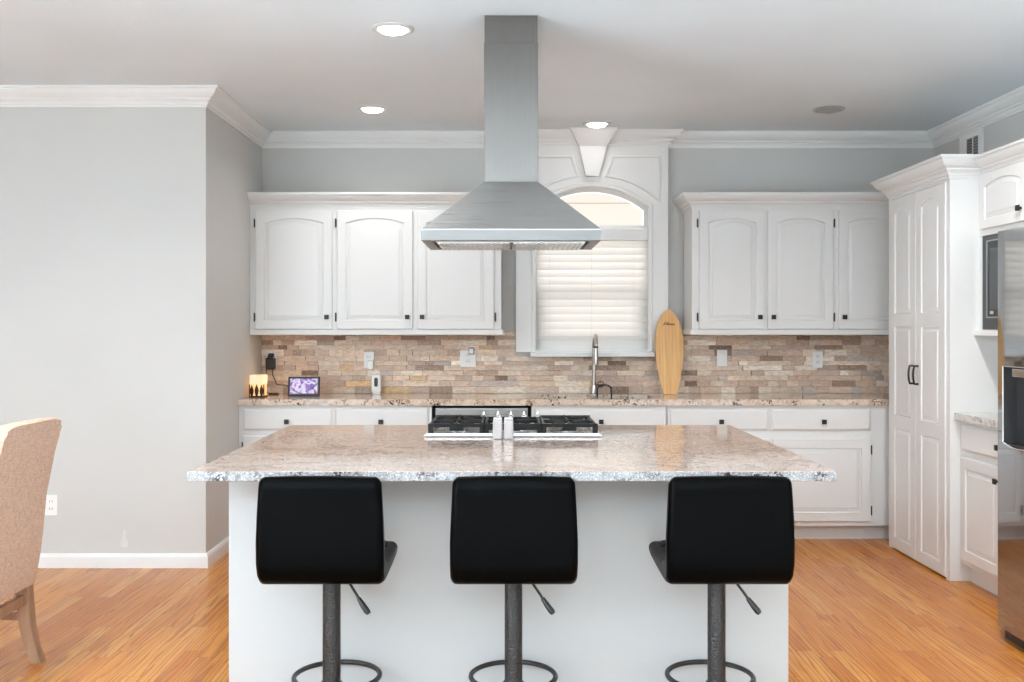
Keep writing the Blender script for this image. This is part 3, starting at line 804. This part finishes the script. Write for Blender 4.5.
# ------------------------------------------------------------------ bar stools
def make_stool(label):
    r = thing('bar_stool', label, 'bar stool', (0, 0, 0), 'bar stools at the island')
    # profile in (y, z) relative to column at y=0, rear face towards -y
    out = [(-.175, .905), (-.20, .918), (-.217, .910), (-.222, .88), (-.225, .80), (-.224, .72), (-.220, .65), (-.208, .608), (-.183, .586), (-.14, .579), (0, .582), (.13, .588), (.18, .596), (.20, .615), (.198, .635), (.175, .642)]
    inn = [(.05, .637), (-.08, .640), (-.13, .650), (-.158, .675), (-.168, .72), (-.172, .80), (-.174, .87)]
    P = out+inn
    bm = bmesh.new()
    def wd(z): return .196 - .007*max(0, (z-.68)/.24)**1.5 - .003*(abs(z-.7)/.2)
    n = len(P); V2 = [Vector(p) for p in P]
    ar_ = sum(V2[i].x*V2[(i+1) % n].y - V2[(i+1) % n].x*V2[i].y for i in range(n))
    sg_ = 1 if ar_ > 0 else -1
    def inset(d):
        o_ = []
        for i in range(n):
            a, b, c = V2[i-1], V2[i], V2[(i+1) % n]
            n1 = Vector((-(b-a).y, (b-a).x)).normalized()*sg_; n2 = Vector((-(c-b).y, (c-b).x)).normalized()*sg_
            m = (n1+n2).normalized(); m = m/max(.6, m.dot(n1)); o_.append(b+m*d)
        return o_
    r_ = .021; rings = []
    ks_ = [(-1, r_*.9)] + [(-1+(r_*(1-math.cos(a)))/.196, r_*(1-math.sin(a))) for a in [math.pi/2*k/5 for k in range(1, 6)]] + [(-.5, 0), (0, 0)]
    ks_ = ks_ + [(-a, d) for a, d in ks_[-2::-1]]
    for fr_, d in ks_:
        rings.append([bm.verts.new((fr_*wd(z), y - (.005*(1-fr_*fr_) if y < -.2 else 0), z + (.004*(1-fr_*fr_) if z > .89 else 0))) for y, z in inset(min(d, .017))])
    for L0, L1 in zip(rings, rings[1:]):
        for i in range(n): bm.faces.new((L0[i], L0[(i+1) % n], L1[(i+1) % n], L1[i]))
    bm.faces.new(rings[0][::-1]); bm.faces.new(rings[-1])
    obj('seat_shell', bm, M['leather'], r, local=True, angle=60)
    # quilted pads
    def pad(name, f, nu, nv):
        bm = bmesh.new(); S = 6
        W, Hh = nu*S, nv*S; g = []
        for i in range(W+1):
            row = []
            for j in range(Hh+1):
                u, v = i/S, j/S
                pu = abs(math.sin(math.pi*u))**.5; pv = abs(math.sin(math.pi*v))**.5
                row.append(bm.verts.new(f(i/W, j/Hh, .012*min(pu, pv))))
            g.append(row)
        for i in range(W):
            for j in range(Hh): bm.faces.new((g[i][j], g[i+1][j], g[i+1][j+1], g[i][j+1]))
        # closed underside
        rim_ = [g[i][0] for i in range(W+1)] + [g[W][j] for j in range(1, Hh+1)] + [g[i][Hh] for i in range(W-1, -1, -1)] + [g[0][j] for j in range(Hh-1, 0, -1)]
        bm.faces.new(rim_)
        obj(name, bm, M['leather'], r, local=True, angle=80)
    pad('seat_cushion', lambda a, b, h: (-.168+.336*a, -.115+.29*b, .641+h), 3, 3)
    pad('back_cushion', lambda a, b, h: (-.160+.320*a, -.168+h-.006*b, .70+.19*b), 3, 2)
    bm = bmesh.new(); bx(bm, -.09, .09, -.09, .09, .566, .5815, .004); lathe(bm, (0, 0, .556), [(.032, 0), (.034, .012)], 24); obj('mounting_plate', bm, M['black'], r, local=True)
    bm = bmesh.new(); lathe(bm, (0, 0, .02), [(.036, 0), (.0305, .012), (.029, .03), (.029, .545), (.026, .555)], 32); obj('column', bm, M['gun'], r, local=True)
    bm = bmesh.new(); lathe(bm, (0, 0, 0), [(.205, 0), (.208, .006), (.19, .012), (.10, .022), (.05, .032), (.038, .034)], 48); obj('base', bm, M['gun'], r, local=True)
    bm = bmesh.new(); n = 40; tube(bm, [(.142*math.cos(2*math.pi*k/n), .105+.142*math.sin(2*math.pi*k/n), .205) for k in range(n)], .0085, 10, closed=True)
    lathe(bm, (0, 0, .185), [(.031, 0), (.034, .003), (.034, .037), (.031, .04)], 28)
    obj('footrest', bm, M['gun'], r, local=True)
    bm = bmesh.new(); tube(bm, [(.03, -.01, .562), (.055, -.015, .556), (.085, -.03, .515), (.095, -.035, .50)], .0045, 8); lv = obj('height_lever', bm, M['gun'], r, local=True)
    bm = bmesh.new(); tube(bm, [(.093, -.034, .503), (.108, -.042, .483), (.122, -.048, .465), (.128, -.051, .458)], [.007, .0095, .0105, .007], 10); obj('grip', bm, M['black'], lv, local=True)
    return r
st = make_stool('leftmost of three black padded bar stools at the island')
sx = [-.570, .021, .681]
st.location = (sx[0], 3.25, 0)
for i, lb in ((1, 'middle of three black padded bar stools at the island'), (2, 'rightmost of three black padded bar stools at the island')):
    c = copy_tree(st); c.location = (sx[i], 3.25, 0); c['label'] = lb

# ------------------------------------------------------------------ pantry and right-hand units
PX = 2.40
pn = thing('pantry_cabinet', 'tall white double-door pantry cabinet on the right', 'cabinet', (2.7, 5.85, 0))
obj('carcass', box(PX+.02, XR-.001, 5.42, 6.285, .0, 2.262), M['cab'], pn)
bm = bmesh.new(); bx(bm, PX, PX+.02, 5.42, 5.46, .0, 2.20); bx(bm, PX, PX+.02, 6.245, 6.285, 0, 2.20); bx(bm, PX, PX+.02, 5.46, 6.245, 2.172, 2.20); obj('face_frame', bm, M['cab'], pn)
fp = RIGHT(PX+.014)
cells = [(.012, .80, 0), (.80, 1.42, 0), (1.42, 2.168, .035)]
for y0, y1, hy in ((6.243, 5.854, 5.885), (5.850, 5.462, 5.818)):
    d = obj('door', door_bm(fp, -y0, -y1, .012, 2.168, .022, cells, .07), M['cab'], pn)
    bm = bmesh.new(); pts = [(PX-.006, hy, 1.150), (PX-.030, hy, 1.150), (PX-.036, hy, 1.125), (PX-.038, hy, 1.098), (PX-.036, hy, 1.07), (PX-.030, hy, 1.046), (PX-.006, hy, 1.046)]
    tube(bm, pts, .0065, 8); obj('pull_handle', bm, M['knob'], d)
bm = bmesh.new(); sweep(bm, [(XR-.001, 5.42), (PX, 5.42), (PX, 6.285), (XR-.001, 6.285)], crown_prof(2.30, .115, .085), 1); bx(bm, PX+.001, XR-.001, 5.421, 6.284, 2.2, 2.296)
obj('crown', bm, M['cab'], pn, angle=9)

BX = 2.46
rb = thing('base_cabinet', 'white base cabinet between the pantry and the refrigerator', 'cabinet', (2.73, 4.94, 0))
obj('carcass', box(BX, XR-.001, 4.475, 5.418, .10, .874), M['cab'], rb)
obj('toe_kick', box(BX+.05, XR-.001, 4.475, 5.418, 0, .10), M['cab'], rb)
fr = RIGHT(BX)
d = obj('drawer', drawer_bm(fr, -5.385, -4.515, .715, .852), M['cab'], rb); knob(fr, -4.95, .779, .02, d, .014)
d = obj('door', door_bm(fr, -5.385, -4.935, .13, .68, margin=.055), M['cab'], rb); knob(fr, -4.97, .609, .02, d, .014)
d = obj('door', door_bm(fr, -4.925, -4.49, .13, .68, margin=.055), M['cab'], rb); knob(fr, -4.53, .609, .02, d, .014)
bm = bmesh.new(); bx(bm, 2.42, XR-.001, 4.475, 5.419, .875, .915, .003)
tag(obj('side_countertop', bm, M['granite_grey'], org=(2.7, 4.95, .875)), 'short speckled grey granite counter between pantry and refrigerator', 'countertop')

mc = thing('wall_cabinet', 'white wall cabinet above the built-in microwave', 'cabinet', (2.78, 4.94, 1.33))
MX = 2.56
bm = bmesh.new(); bx(bm, MX, XR-.001, 4.475, 5.418, 1.868, 2.24)
bx(bm, MX, XR-.001, 5.398, 5.418, 1.35, 1.868); bx(bm, MX, XR-.001, 4.475, 4.50, 1.35, 1.868); bx(bm, XR-.02, XR-.001, 4.50, 5.398, 1.35, 1.868)
obj('carcass', bm, M['cab'], mc)
obj('shelf', box(MX-.03, XR-.001, 4.475, 5.418, 1.330, 1.362, .003), M['cab'], mc)
fm = RIGHT(MX)
d = obj('door', door_bm(fm, -5.375, -4.905, 1.90, 2.195, rise=.03, margin=.05), M['cab'], mc); knob(fm, -4.94, 1.965, .02, d, .015)
d = obj('door', door_bm(fm, -4.895, -4.49, 1.90, 2.195, rise=.03, margin=.05), M['cab'], mc); knob(fm, -4.53, 1.965, .02, d, .015)
bm = bmesh.new(); sweep(bm, [(MX, 4.475), (MX, 5.33)], crown_prof(2.285, .10, .075), 1); bx(bm, MX, XR-.001, 4.475, 5.33, 2.2, 2.28); obj('crown', bm, M['cab'], mc, angle=9)

mw = thing('microwave', 'dark built-in microwave half hidden behind the refrigerator', 'microwave', (2.75, 4.95, 1.3645))
bm = bmesh.new(); bx(bm, MX+.006, XR-.03, 4.502, 5.396, 1.3645, 1.866); obj('trim_kit', bm, M['microtrim'], mw)
bm = bmesh.new(); bx(bm, MX-.016, MX+.006, 4.60, 5.30, 1.425, 1.835, .004); dd = obj('door', bm, M['black'], mw)
bm = bmesh.new(); bx(bm, MX-.019, MX-.0155, 4.74, 5.265, 1.47, 1.79); obj('door_glass', bm, M['microglass'], dd)
bm = bmesh.new()
for z in (1.425, 1.829): bx(bm, MX-.021, MX-.010, 4.60, 5.30, z, z+.006)
for y in (4.60, 5.293): bx(bm, MX-.021, MX-.010, y, y+.007, 1.425, 1.835)
obj('door_rim', bm, M['steel'], dd)
bm = bmesh.new(); bx(bm, MX-.0225, MX-.018, 5.215, 5.255, 1.445, 1.462); obj('badge', bm, M['nickel'], dd)

# refrigerator (faces left)
RX = 2.172
fg = thing('refrigerator', 'stainless steel refrigerator with door dispenser at the right edge', 'refrigerator', (2.6, 4.0, 0))
obj('case', box(RX+.085, XR-.02, 3.535, 4.445, .05, 1.785), M['fridge_side'], fg)
# left (far) door with dispenser niche cut out
dy0, dy1, dz0, dz1 = 4.115, 4.38, .875, 1.205
def door_with_niche(bm, y0, y1, z0, z1):
    def bowed(y): return RX + .003*((y-(y0+y1)/2)/((y1-y0)/2))**2
    ycuts = [y1, y1-.012, dy1, (dy0+dy1)/2, dy0, y0]; zc = [z0, z0+.01, dz0, dz1, z1-.01, z1]
    ycuts = [y1, y1-.005, y1-.014, dy1] + [dy1+(dy0-dy1)*k/4 for k in (1, 2, 3)] + [dy0, y0]
    zc = [z0, dz0, dz1, z1]
    g = {}
    for i, y in enumerate(ycuts):
        for j, z in enumerate(zc):
            xx = bowed(y) if i not in (0, 1) else (RX+.032 if i == 0 else RX+.017)
            zz = z
            if j == 1 and 3 <= i <= 7: zz = z - .02*(1-((y-(dy0+dy1)/2)/((dy1-dy0)/2))**2)
            g[i, j] = bm.verts.new((xx, y, zz))
    nI = len(ycuts)
    for i in range(nI-1):
        for j in range(3):
            if j == 1 and 3 <= i < 7: continue
            bm.faces.new((g[i, j], g[i+1, j], g[i+1, j+1], g[i, j+1]))
    # edges and back
    bk = {}
    for i, y in enumerate(ycuts):
        for j in (0, 3): bk[i, j] = bm.verts.new((RX+.08, y, zc[j]))
    for i in range(nI-1):
        for j in (0, 3): bm.faces.new((g[i, j], g[i+1, j], bk[i+1, j], bk[i, j]))
    for i in (0, nI-1):
        bm.faces.new([g[i, j] for j in range(4)] + [bk[i, 3], bk[i, 0]])
    bm.faces.new([bk[i, 0] for i in range(nI)] + [bk[i, 3] for i in range(nI-1, -1, -1)])
bm = bmesh.new(); door_with_niche(bm, 4.012, 4.445, .055, 1.80); fd = obj('freezer_door', bm, M['fridge'], fg, angle=40)
bm = bmesh.new(); bx(bm, RX+.060, RX+.07, dy0-.002, dy1+.002, dz0-.022, dz1+.002)
bx(bm, RX+.004, RX+.06, dy1-.001, dy1+.006, dz0-.01, dz1); bx(bm, RX+.004, RX+.06, dy0-.006, dy0+.001, dz0-.01, dz1)
bx(bm, RX+.004, RX+.06, dy0, dy1, dz1-.002, dz1+.004); bx(bm, RX+.012, RX+.06, dy0, dy1, dz0-.026, dz0-.012)
dn = obj('dispenser_niche', bm, simple('dispenser_dark_grey', (.045, .045, .047, 1), .35), fd)
bm = bmesh.new()
pts = [(RX+.008+.003*((y-4.2285)/.2165)**2-.009, y, z) for y, z in
       [(dy1, dz1), (dy1, dz0)] + [(dy1+(dy0-dy1)*k/8, dz0-.02*(1-(k/4-1)**2)) for k in range(1, 8)] + [(dy0, dz0), (dy0, dz1)]]
tube(bm, pts, .004, 8, closed=True); obj('dispenser_rim', bm, M['chrome'], fd)
bm = bmesh.new(); bx(bm, RX+.012, RX+.056, dy0+.03, dy1-.05, dz1-.045, dz1-.006, .006); obj('dispenser_spout', bm, M['nickel'], fd)
bm = bmesh.new(); bx(bm, RX, RX+.08, 3.537, 4.006, .055, 1.80, .012, 3); obj('fridge_door', bm, M['fridge'], fg)
for y in (4.045, 3.972):
    bm = bmesh.new(); tube(bm, [(RX+.004, y, .62), (RX-.045, y, .64), (RX-.05, y, .9), (RX-.05, y, 1.3), (RX-.045, y, 1.55), (RX+.004, y, 1.57)], .011, 12); obj('door_handle', bm, M['nickel'], fg)
bm = bmesh.new(); bx(bm, RX+.035, XR-.03, 3.55, 4.43, .0, .052); obj('base_grille', bm, M['black'], fg)

# ------------------------------------------------------------------ wall register above the pantry
vg = thing('wall_vent', 'white framed air register high on the right wall above the pantry', 'vent', (XR, 6.47, 2.5))
vy0, vy1, vz0, vz1 = 6.31, 6.63, 2.30, 2.635
bm = bmesh.new(); bx(bm, XR-.012, XR-.0005, vy0, vy1, vz0, vz1, .003); obj('frame', bm, M['trim'], vg)
for a, b in ((6.365, 6.425), (6.445, 6.515)):
    bm = bmesh.new(); bx(bm, XR-.014, XR-.0118, a, b, vz0+.04, 2.60); sg = obj('opening', bm, M['slot'], vg)
    bm = bmesh.new()
    for i in range(14):
        z = vz0+.05+i*.0185; bx(bm, XR-.017, XR-.0135, a, b, z, z+.006)
    obj('louvre_bank', bm, M['vent'], sg)

# ------------------------------------------------------------------ recessed ceiling lights
def downlight(label, px, py, on=True, power=6):
    D_ = (H-EYE)*1000/(328-py); x = (px-507)*D_/1000
    r = thing('recessed_light', label, 'ceiling light', (x, D_, H), 'recessed ceiling lights')
    bm = bmesh.new(); n = 40
    prof = [(.097, H-.0008), (.097, H-.005), (.090, H-.009), (.078, H-.010), (.070, H-.006), (.066, H-.0012)]
    rings = [[bm.verts.new((x+rr*math.cos(2*math.pi*k/n), D_+rr*math.sin(2*math.pi*k/n), z)) for k in range(n)] for rr, z in prof]
    for A, B in zip(rings, rings[1:]):
        for k in range(n): bm.faces.new((A[k], A[(k+1) % n], B[(k+1) % n], B[k]))
    obj('trim_ring', bm, M['can'] if on else M['can_off'], r)
    bm = bmesh.new(); lathe(bm, (x, D_, H), [(.069, -.0015), (.067, -.006), (.056, -.017), (.03, -.024), (.008, -.026)], 32)
    obj('lens', bm, M['lens'] if on else M['lensoff'], r)
    if on:
        l = area('downlight_lamp', (0, 0, -.045), (0, 0, 0), .13, .13, power, (1, .975, .94), 'DISK'); l.parent = r
        l.data.spread = math.radians(150)
downlight('lit recessed ceiling light nearest the camera, left of the hood chimney', 393, 28.5, power=4)
downlight('lit recessed ceiling light above the long left wall cabinet', 372.5, 108.5, power=2.4)
downlight('lit recessed ceiling light above the window keystone', 597, 123.5, power=.2)
downlight('recessed ceiling light over the walkway in front of the refrigerator', 989, -10, power=16)
downlight('added unseen recessed ceiling light over the open floor by the linen chair', -60, -60, power=8)  # lamp added out of view to light the floor and island front
downlight('unlit recessed ceiling light above the right wall cabinet', 829, 109, on=False)

# ------------------------------------------------------------------ switches and outlets
def outlet(label, cx, cz, y, kind='outlet', w_=.072, h_=.116, cat='outlet', mat='plate'):
    f = BACK(y)
    r = thing('wall_switch' if kind == 'switch' else 'wall_outlet', label, cat, (cx, y, cz))
    bm = bmesh.new(); fbox(bm, f, cx-w_/2, cx+w_/2, cz-h_/2, cz+h_/2, 0, .006, .002); obj('cover_plate', bm, M[mat], r)
    if kind == 'switch':
        bm = bmesh.new(); fbox(bm, f, cx-.017, cx+.017, cz-.033, cz+.033, .005, .011, .002); obj('rocker', bm, M['plate'], r)
    else:
        for dz in (-.021, .021):
            bm = bmesh.new(); fbox(bm, f, cx-.017, cx+.017, cz+dz-.015, cz+dz+.015, .005, .008, .002); s = obj('socket', bm, M[mat], r)
            bm = bmesh.new()
            for dx in (-.007, .007): fbox(bm, f, cx+dx-.0015, cx+dx+.0015, cz+dz-.005, cz+dz+.007, .0075, .0085)
            obj('slots', bm, M['slot'], s)
    return r
p = at(51.5, 505, YN); outlet('white duplex outlet low on the wall beside the linen chair', p.x, p.z, YN)
WY = YR-.030
p = at(271.5, 361, WY); outlet('outlet behind the black power adapter on the backsplash', p.x, p.z, WY, mat='plate')
p = at(369, 360, WY); outlet('outlet above the small white camera on the backsplash', p.x, p.z, WY)
p = at(468, 358.5, WY); outlet('wide double cover outlet on the backsplash left of the window', p.x, p.z, WY, w_=.112)
p = at(722, 358, WY); outlet('white rocker switch on the backsplash right of the bamboo board', p.x, p.z, WY, 'switch', cat='light switch')
p = at(817.5, 359.5, WY); outlet('outlet at the right end of the backsplash near the pantry', p.x, p.z, WY)

# black adapter with its cord
p = at(272, 362, WY); ax, az = p.x, p.z
ad = thing('power_adapter', 'black power adapter plugged in above the candle lantern', 'power adapter', (ax, WY-.01, az))
bm = bmesh.new(); bx(bm, ax-.032, ax+.032, WY-.06, WY-.009, az-.05, az+.03, .008, 3); obj('body', bm, M['black'], ad)
bm = bmesh.new(); bx(bm, ax-.018, ax+.020, WY-.045, WY-.009, az+.034, az+.062, .008, 3); obj('second_plug', bm, M['black'], ad)
bm = bmesh.new(); q = at(291, 389, 6.74)
tube(bm, [(ax+.01, WY-.035, az-.045), (ax+.02, WY-.06, az-.09), (ax+.06, WY-.12, az-.15), (q.x-.04, 6.80, q.z+.02), (q.x, 6.755, q.z-.01)], .0035, 8)
tube(bm, [(ax-.02, WY-.03, az+.045), (ax-.03, WY-.035, az-.02), (ax-.034, WY-.03, az-.09), (ax-.03, WY-.05, az-.16), (ax-.01, WY-.1, az-.208), (ax+.03, WY-.14, .921)], .0035, 8)
obj('cord', bm, M['black'], ad)
bm = bmesh.new(); q = at(274, 394, 6.86); bx(bm, q.x-.035, q.x+.035, 6.84, 6.88, .9155, .928, .005); tag(obj('cord_switch', bm, M['black'], org=(q.x, 6.86, .9155)), 'small flat black cord switch on the counter behind the lantern', 'cord switch')

# candle lantern
q = at(258.5, 397, 6.63); lx, ly = q.x, 6.63
ln = thing('candle_lantern', 'small glowing amber lantern with dark metal cut-outs on the counter corner', 'lantern', (lx, ly, .9152))
bm = bmesh.new(); bx(bm, lx-.05, lx+.05, ly-.05, ly+.05, .9152, .925, .003); obj('base', bm, M['rust'], ln)
bm = bmesh.new(); bx(bm, lx-.046, lx+.046, ly-.046, ly+.046, .925, 1.00, .004); obj('lower_glass', bm, M['amber'], ln)
bm = bmesh.new(); bx(bm, lx-.048, lx+.048, ly-.048, ly+.048, 1.00, 1.062, .004); obj('shade', bm, M['creamglow'], ln)
bm = bmesh.new()
def tree(bm, cx, y, z0, s):
    pts = [(-.006, 0), (.006, 0), (.011, .02), (.013, .035), (.009, .052), (.004, .064), (0, .076), (-.004, .064), (-.009, .052), (-.013, .035), (-.011, .02)]
    prism(bm, [(cx+a*s, z0+b*s) for a, b in pts], lambda a, b: (a, y, b), lambda a, b: (a, y+.003, b))
for dx in (-.032, 0, .032): tree(bm, lx+dx, ly-.0505, .924, 1.0 if dx else 1.06)
bx(bm, lx-.05, lx-.044, ly-.05, ly-.044, .924, 1.0); bx(bm, lx+.044, lx+.05, ly-.05, ly-.044, .924, 1.0)
obj('metal_cutout', bm, M['rust'], ln)
lm = bpy.data.lights.new('lantern_glow', 'POINT'); lm.energy = .2; lm.color = (1, .6, .28); lm.shadow_soft_size = .05
lo = bpy.data.objects.new('lantern_glow', lm); COL.objects.link(lo); lo.parent = ln; lo.location = (.09, .14, .13)

# tablet (smart display)
q = at(303.5, 396, 6.70)
tb = thing('smart_display', 'black framed tablet display with colourful screen on the counter', 'tablet', (q.x, 6.70, .9152), rz=math.radians(4))
def tilt(bm, ang, piv=(0, 0, 0)): bmesh.ops.rotate(bm, cent=piv, matrix=Matrix.Rotation(ang, 3, 'X'), verts=bm.verts[:])
T = math.radians(-14)
bm = bmesh.new(); bx(bm, -.106, .106, 0, .014, .001, .134, .006, 3); tilt(bm, T); obj('bezel', bm, M['black'], tb, local=True)
bm = bmesh.new(); bx(bm, -.091, .091, -.001, .002, .018, .119); tilt(bm, T); obj('screen', bm, M['screen'], tb, local=True)
bm = bmesh.new(); prism(bm, [(.006, .002), (.085, .001), (.06, .07), (.03, .105)], lambda y, z: (-.07, y, z), lambda y, z: (.07, y, z)); obj('stand', bm, M['black'], tb, local=True)

# baby camera / white sensor and its plug
q = at(376.5, 393, 6.96)
cm = thing('home_camera', 'small white camera with black oval lens on the counter by the backsplash', 'camera', (q.x, 6.95, .9152))
bm = bmesh.new(); lathe(bm, (q.x, 6.95, .9152), [(.03, 0), (.031, .004), (.026, .010), (.012, .014)], 24); obj('foot', bm, M['plate'], cm)
bm = bmesh.new(); bx(bm, q.x-.034, q.x+.034, 6.935, 6.965, .927, 1.052, .012, 4); obj('body', bm, M['plate'], cm)
bm = bmesh.new()
pts = [(q.x+.0125*math.cos(a), .996+(.019 if math.sin(a) >= 0 else -.019)+.0125*math.sin(a)) for a in [2*math.pi*k/24 for k in range(24)]]
prism(bm, pts, lambda a, b: (a, 6.933, b), lambda a, b: (a, 6.937, b)); obj('lens_window', bm, M['black'], cm)
p = at(371, 364, WY)
pl = thing('plug_charger', 'white plug charger in the outlet above the white camera', 'plug', (p.x, WY-.01, p.z))
bm = bmesh.new(); bx(bm, p.x-.021, p.x+.021, WY-.045, WY-.0085, p.z-.035, p.z+.025, .006, 3); obj('body', bm, M['plate'], pl)
bm = bmesh.new(); tube(bm, [(p.x, WY-.03, p.z-.034), (p.x+.01, WY-.03, p.z-.07), (p.x+.03, WY-.025, p.z-.12)], .0025, 6); obj('cable', bm, M['plate'], pl)
p = at(471.5, 351.5, WY)
pl = thing('plug_nightlight', 'small white plug-in in the double outlet left of the window', 'plug', (p.x, WY-.01, p.z))
bm = bmesh.new(); bx(bm, p.x-.02, p.x+.02, WY-.04, WY-.0085, p.z-.022, p.z+.03, .006, 3); obj('body', bm, M['ceramic'], pl)
bm = bmesh.new(); bx(bm, p.x-.014, p.x+.014, WY-.044, WY-.039, p.z-.012, p.z+.018, .004, 2); obj('face', bm, M['plate'], pl)

# bamboo surfboard-shaped board leaning on the backsplash
p = at(668.8, 393.6, 6.93)
sb = thing('serving_board', 'surfboard-shaped bamboo board leaning on the backsplash right of the window', 'serving board', (p.x, 6.868, .9155))
half = [(.034, 0), (.045, .006), (.053, .03), (.066, .09), (.083, .17), (.094, .25), (.0985, .32), (.0965, .39), (.088, .45), (.073, .505), (.05, .548), (.026, .576), (.01, .587)]
pts = half + [(-x, z) for x, z in half[::-1]]
bm = bmesh.new(); prism(bm, pts, lambda a, b: (a, -.008, b), lambda a, b: (a, .008, b))
ed = [e for e in bm.edges if abs(e.verts[0].co.y-e.verts[1].co.y) < 1e-6]
bmesh.ops.bevel(bm, geom=ed, offset=.003, segments=2, affect='EDGES'); tilt(bm, math.radians(-7.5)); obj('plank', bm, M['bamboo'], sb, local=True)
# burnt script near the nose
bm = bmesh.new()
def stroke(P, r=.0022): tube(bm, [(a, -.0086, b) for a, b in P], r, 6)
zb = .482
stroke([(-.040, zb-.004), (-.030, zb+.012), (-.022, zb+.024), (-.019, zb+.010), (-.018, zb-.004)]); stroke([(-.036, zb+.004), (-.018, zb+.008)])
stroke([(-.012, zb), (-.008, zb+.020), (-.004, zb+.018), (-.010, zb), (-.002, zb-.002)])
stroke([(-.002, zb)]+[(-.002+.042*k/20, zb+.0035+.0045*math.sin(k*1.25)) for k in range(21)], .0026)
tilt(bm, math.radians(-7.5)); obj('script_mark', bm, M['burn'], sb, local=True)

# filler patch on the dining end wall
bm = bmesh.new(); p = at(124, 538, YN)
prism(bm, [(p.x-.016, p.z-.05), (p.x+.018, p.z-.055), (p.x+.024, p.z-.02), (p.x+.008, p.z), (p.x+.012, p.z+.04), (p.x-.002, p.z+.05), (p.x-.008, p.z+.005), (p.x-.022, p.z-.03)], lambda a, b: (a, YN-.0008, b), lambda a, b: (a, YN+.001, b))
o = obj('wall_patch', bm, M['scuff']); o['kind'] = 'structure'

# ------------------------------------------------------------------ upholstered dining chair (faces left)
ch = thing('dining_chair', 'oatmeal linen upholstered dining chair with oak legs at the left edge', 'chair', (-2.15, 3.9, 0))
Y0, Y1 = 3.665, 4.135
rear = [(-1.952, .318), (-1.949, .33), (-1.929, .443), (-1.918, .53), (-1.904, .682), (-1.871, .852), (-1.840, .985), (-1.836, 1.004)]
frontp = [(-1.852, 1.012), (-1.888, 1.010), (-1.905, .985), (-1.945, .852), (-1.985, .682), (-2.005, .53), (-2.01, .443), (-2.015, .318)]
P = rear+frontp
bm = bmesh.new(); segs = 10; rings = []
for k in range(segs+1):
    t = k/segs; y = Y0+(Y1-Y0)*t; e = abs(2*t-1)
    rings.append([bm.verts.new((x, y, z - (.018*e**6 if z > .9 else 0))) for x, z in P])
n = len(P)
for A, B in zip(rings, rings[1:]):
    for i in range(n): bm.faces.new((A[i], A[(i+1) % n], B[(i+1) % n], B[i]))
bm.faces.new(rings[0][::-1]); bm.faces.new(rings[-1])
rim = [e for e in bm.edges if any(all(v in R for v in e.verts) for R in (rings[0], rings[-1]))]
bmesh.ops.bevel(bm, geom=rim, offset=.014, segments=3, affect='EDGES')
obj('backrest', bm, M['linen'], ch, angle=50)
bm = bmesh.new(); bx(bm, -2.46, -1.99, Y0, Y1, .325, .475, .02, 3); obj('seat', bm, M['linen'], ch)
def leg(y, rear_):
    bm = bmesh.new()
    if rear_: S = [(-1.985, .34, .026), (-1.976, .24, .025), (-1.967, .15, .024), (-1.945, .06, .022), (-1.923, .0, .020)]
    else: S = [(-2.43, .34, .024), (-2.43, .0, .018)]
    R_ = [[bm.verts.new((x+a*h, y+b*h, z)) for a, b in ((-1, -1), (1, -1), (1, 1), (-1, 1))] for x, z, h in S]
    for A, B in zip(R_, R_[1:]):
        for i in range(4): bm.faces.new((A[i], A[(i+1) % 4], B[(i+1) % 4], B[i]))
    bm.faces.new(R_[0][::-1]); bm.faces.new(R_[-1]); obj('leg', bm, M['chairwood'], ch)
for y in (Y0+.03, Y1-.03):
    leg(y, True); leg(y, False)
    obj('stretcher', box(-2.42, -1.97, y-.01, y+.01, .175, .205), M['chairwood'], ch)
obj('stretcher', box(-1.985, -1.96, Y0+.04, Y1-.04, .245, .285), M['chairwood'], ch)
